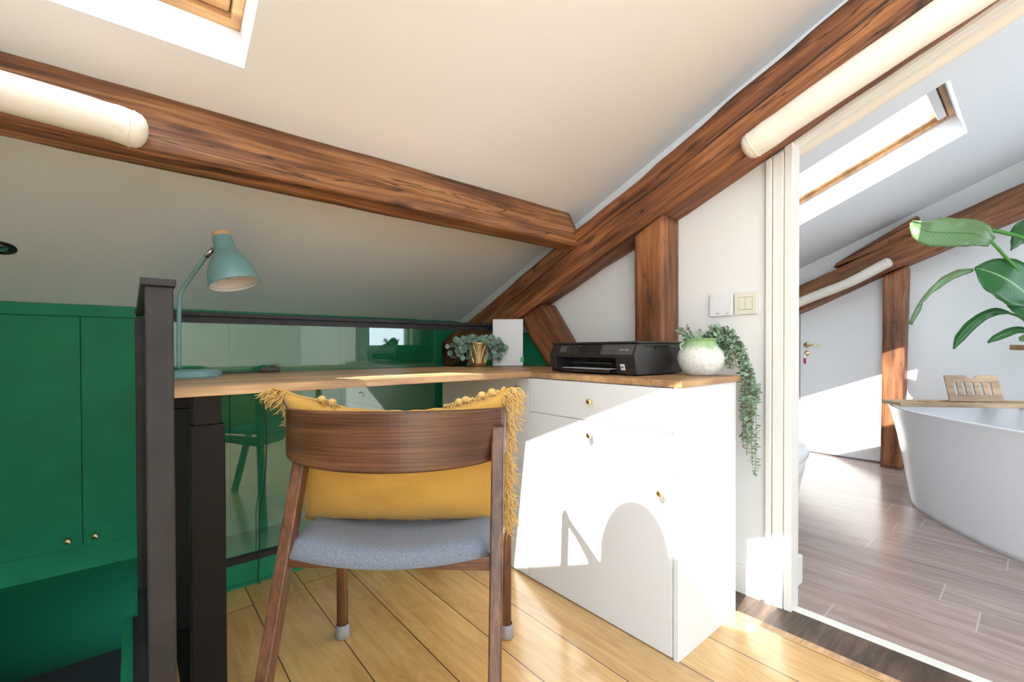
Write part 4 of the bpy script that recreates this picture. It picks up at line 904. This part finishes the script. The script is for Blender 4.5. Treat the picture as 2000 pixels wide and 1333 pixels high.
# ------------------------------------------------------------------ big-leaved plant beside the tub
sp = empty('bird_of_paradise_plant', (4.25, -0.35, 0))
BX = Vector((4.25, -0.35, 0))
def P_(x, y, X):     # a point seen at photo coordinates (x, y) on the plane at distance X
    d = r2*((x-1000)/876.64) + u2*(-(y-688.35)/876.64) + fwd; t = X/d.x; return Vector((0, 0, 0.97)) + d*t - BX
def big_leaf(mid, widths, mat, fold=0.25, side=Vector((0, 0, 1)), wav=0.012, seed=0, name='leaf'):
    path = smoothpath(mid, 6); n = len(path); bm = bmesh.new(); uv = bm.loops.layers.uv.new('UVMap'); rows = []; m_ = 8
    for i, p in enumerate(path):
        t = (path[min(i+1, n-1)]-path[max(i-1, 0)]).normalized(); s = (side - t*side.dot(t)).normalized(); nr = t.cross(s)
        f_ = i/(n-1); w = 0
        kk = f_*(len(widths)-1); a = int(min(kk, len(widths)-2)); w = widths[a]*(1-(kk-a)) + widths[a+1]*(kk-a)
        row = []
        for j in range(m_+1):
            v = -1+2*j/m_; q_ = p + s*v*w + nr*(abs(v)**1.5*w*fold + wav*noise.noise(Vector((f_*9+seed, v*2, seed)))*abs(v))
            row.append((bm.verts.new(q_), f_, (v+1)/2))
        rows.append(row)
    for a, b in zip(rows, rows[1:]):
        for j in range(m_):
            q_ = (a[j], a[j+1], b[j+1], b[j]); f = bm.faces.new([x[0] for x in q_])
            for l_, x in zip(f.loops, q_): l_[uv].uv = (x[1], x[2])
    o = link(name, bm, mat, sp, smooth=True); so = o.modifiers.new('thick', 'SOLIDIFY'); so.thickness = 0.002; return o
def stalk(pts, r):
    bm = bmesh.new(); tube(bm, smoothpath(pts, 6), r, 10); return link('stalk', bm, 'stem_green', sp, smooth=True)
Zv = Vector((0, 0, 1)); LR = (cr)
big_leaf([P_(1780, 434, 3.9), P_(1810, 452, 3.9), P_(1860, 455, 3.92), P_(1905, 458, 3.96), P_(1936, 474, 4.0)], [0.012, 0.060, 0.092, 0.088, 0.085, 0.070, 0.03], 'bigleaf_pale', 0.12, Zv, 0.02, 1)
stalk([P_(1934, 470, 4.0), P_(1960, 498, 4.05), P_(2010, 560, 4.15), P_(2080, 720, 4.2), (0.0, 0.0, 0.35)], 0.009)
stalk([P_(1932, 450, 4.05), P_(1965, 456, 4.07), P_(2010, 475, 4.1), P_(2060, 560, 4.15), (0.02, -0.02, 0.35)], 0.011)
big_leaf([P_(1901, 526, 4.05), P_(1862, 534, 4.04), P_(1825, 556, 4.03), P_(1795, 590, 4.02), P_(1774, 633, 4.0)], [0.012, 0.030, 0.034, 0.036, 0.030, 0.022], 'bigleaf_pale', 0.6, Zv+cr*0.7, 0.008, 2)
big_leaf([P_(1903, 524, 4.05), P_(1930, 530, 4.06), P_(1965, 545, 4.08), P_(2000, 570, 4.12), P_(2030, 600, 4.15)], [0.006, 0.075, 0.115, 0.13, 0.12, 0.03], 'bigleaf', 0.12, Zv*0.8+cr*0.25, 0.015, 3)
big_leaf([P_(1862, 682, 4.1), P_(1876, 655, 4.1), P_(1905, 626, 4.12), P_(1940, 609, 4.14), P_(1972, 611, 4.16)], [0.004, 0.030, 0.034, 0.030, 0.026, 0.006], 'bigleaf', 0.4, Zv-cr*0.6, 0.006, 4)
stalk([P_(1968, 611, 4.16), P_(2003, 628, 4.18), P_(2060, 700, 4.2), (0.0, 0.03, 0.3)], 0.007)
big_leaf([P_(1929, 670, 4.15), P_(1950, 658, 4.15), P_(1985, 645, 4.17), P_(2020, 650, 4.2)], [0.004, 0.020, 0.026, 0.02, 0.01], 'bigleaf', 0.3, Zv, 0.006, 5)
big_leaf([P_(1968, 595, 4.1), P_(1990, 600, 4.1), P_(2025, 615, 4.12), P_(2060, 640, 4.15)], [0.01, 0.035, 0.05, 0.05, 0.02], 'bigleaf', 0.2, Zv, 0.008, 6)
big_leaf([P_(1974, 490, 4.2), P_(1995, 470, 4.2), P_(2020, 440, 4.2), P_(2045, 420, 4.2)], [0.01, 0.10, 0.13, 0.10, 0.02], 'bigleaf', 0.2, Zv*0.6+cr, 0.01, 7)
big_leaf([P_(1945, 560, 4.2), P_(1970, 572, 4.2), P_(2010, 580, 4.22), P_(2050, 590, 4.24)], [0.01, 0.035, 0.06, 0.06, 0.02], 'bigleaf', 0.2, Zv, 0.01, 8)
big_leaf([P_(1990, 663, 4.15), P_(2015, 660, 4.15), P_(2050, 665, 4.18)], [0.01, 0.03, 0.03, 0.01], 'bigleaf_pale', 0.2, Zv, 0.006, 9)
bm = bmesh.new(); lathe(bm, [(0, 0), (0.13, 0), (0.16, 0.30), (0.165, 0.32), (0.15, 0.32), (0.145, 0.29), (0, 0.285)], 32); link('planter', bm, 'white', sp, smooth=True)
tag(sp, 'large green plant with long curved leaves beyond the bathtub', 'potted plant')
# small wooden rail on the bathroom wall at the right edge
bm = bmesh.new(); a = P_(1972, 679, 4.55)+BX; b_ = P_(2080, 683, 4.55)+BX
o = empty('towel_rail', (4.79, a.y-0.3, a.z)); tube(bm, [a-o.location, b_-o.location + Vector((0, -.2, 0))], 0.018, 14); link('rod', bm, 'pine', o, smooth=True)
for y in (-0.1, 0.1):
    bm = bmesh.new(); tube(bm, [(0.0, y, a.z-o.location.z-0.006), (-0.25, y, a.z-o.location.z-0.012)], 0.008)
    link('bracket', bm, 'brass', o, smooth=True)
tag(o, 'round wooden rod on the bathroom wall at the right edge', 'towel rail')
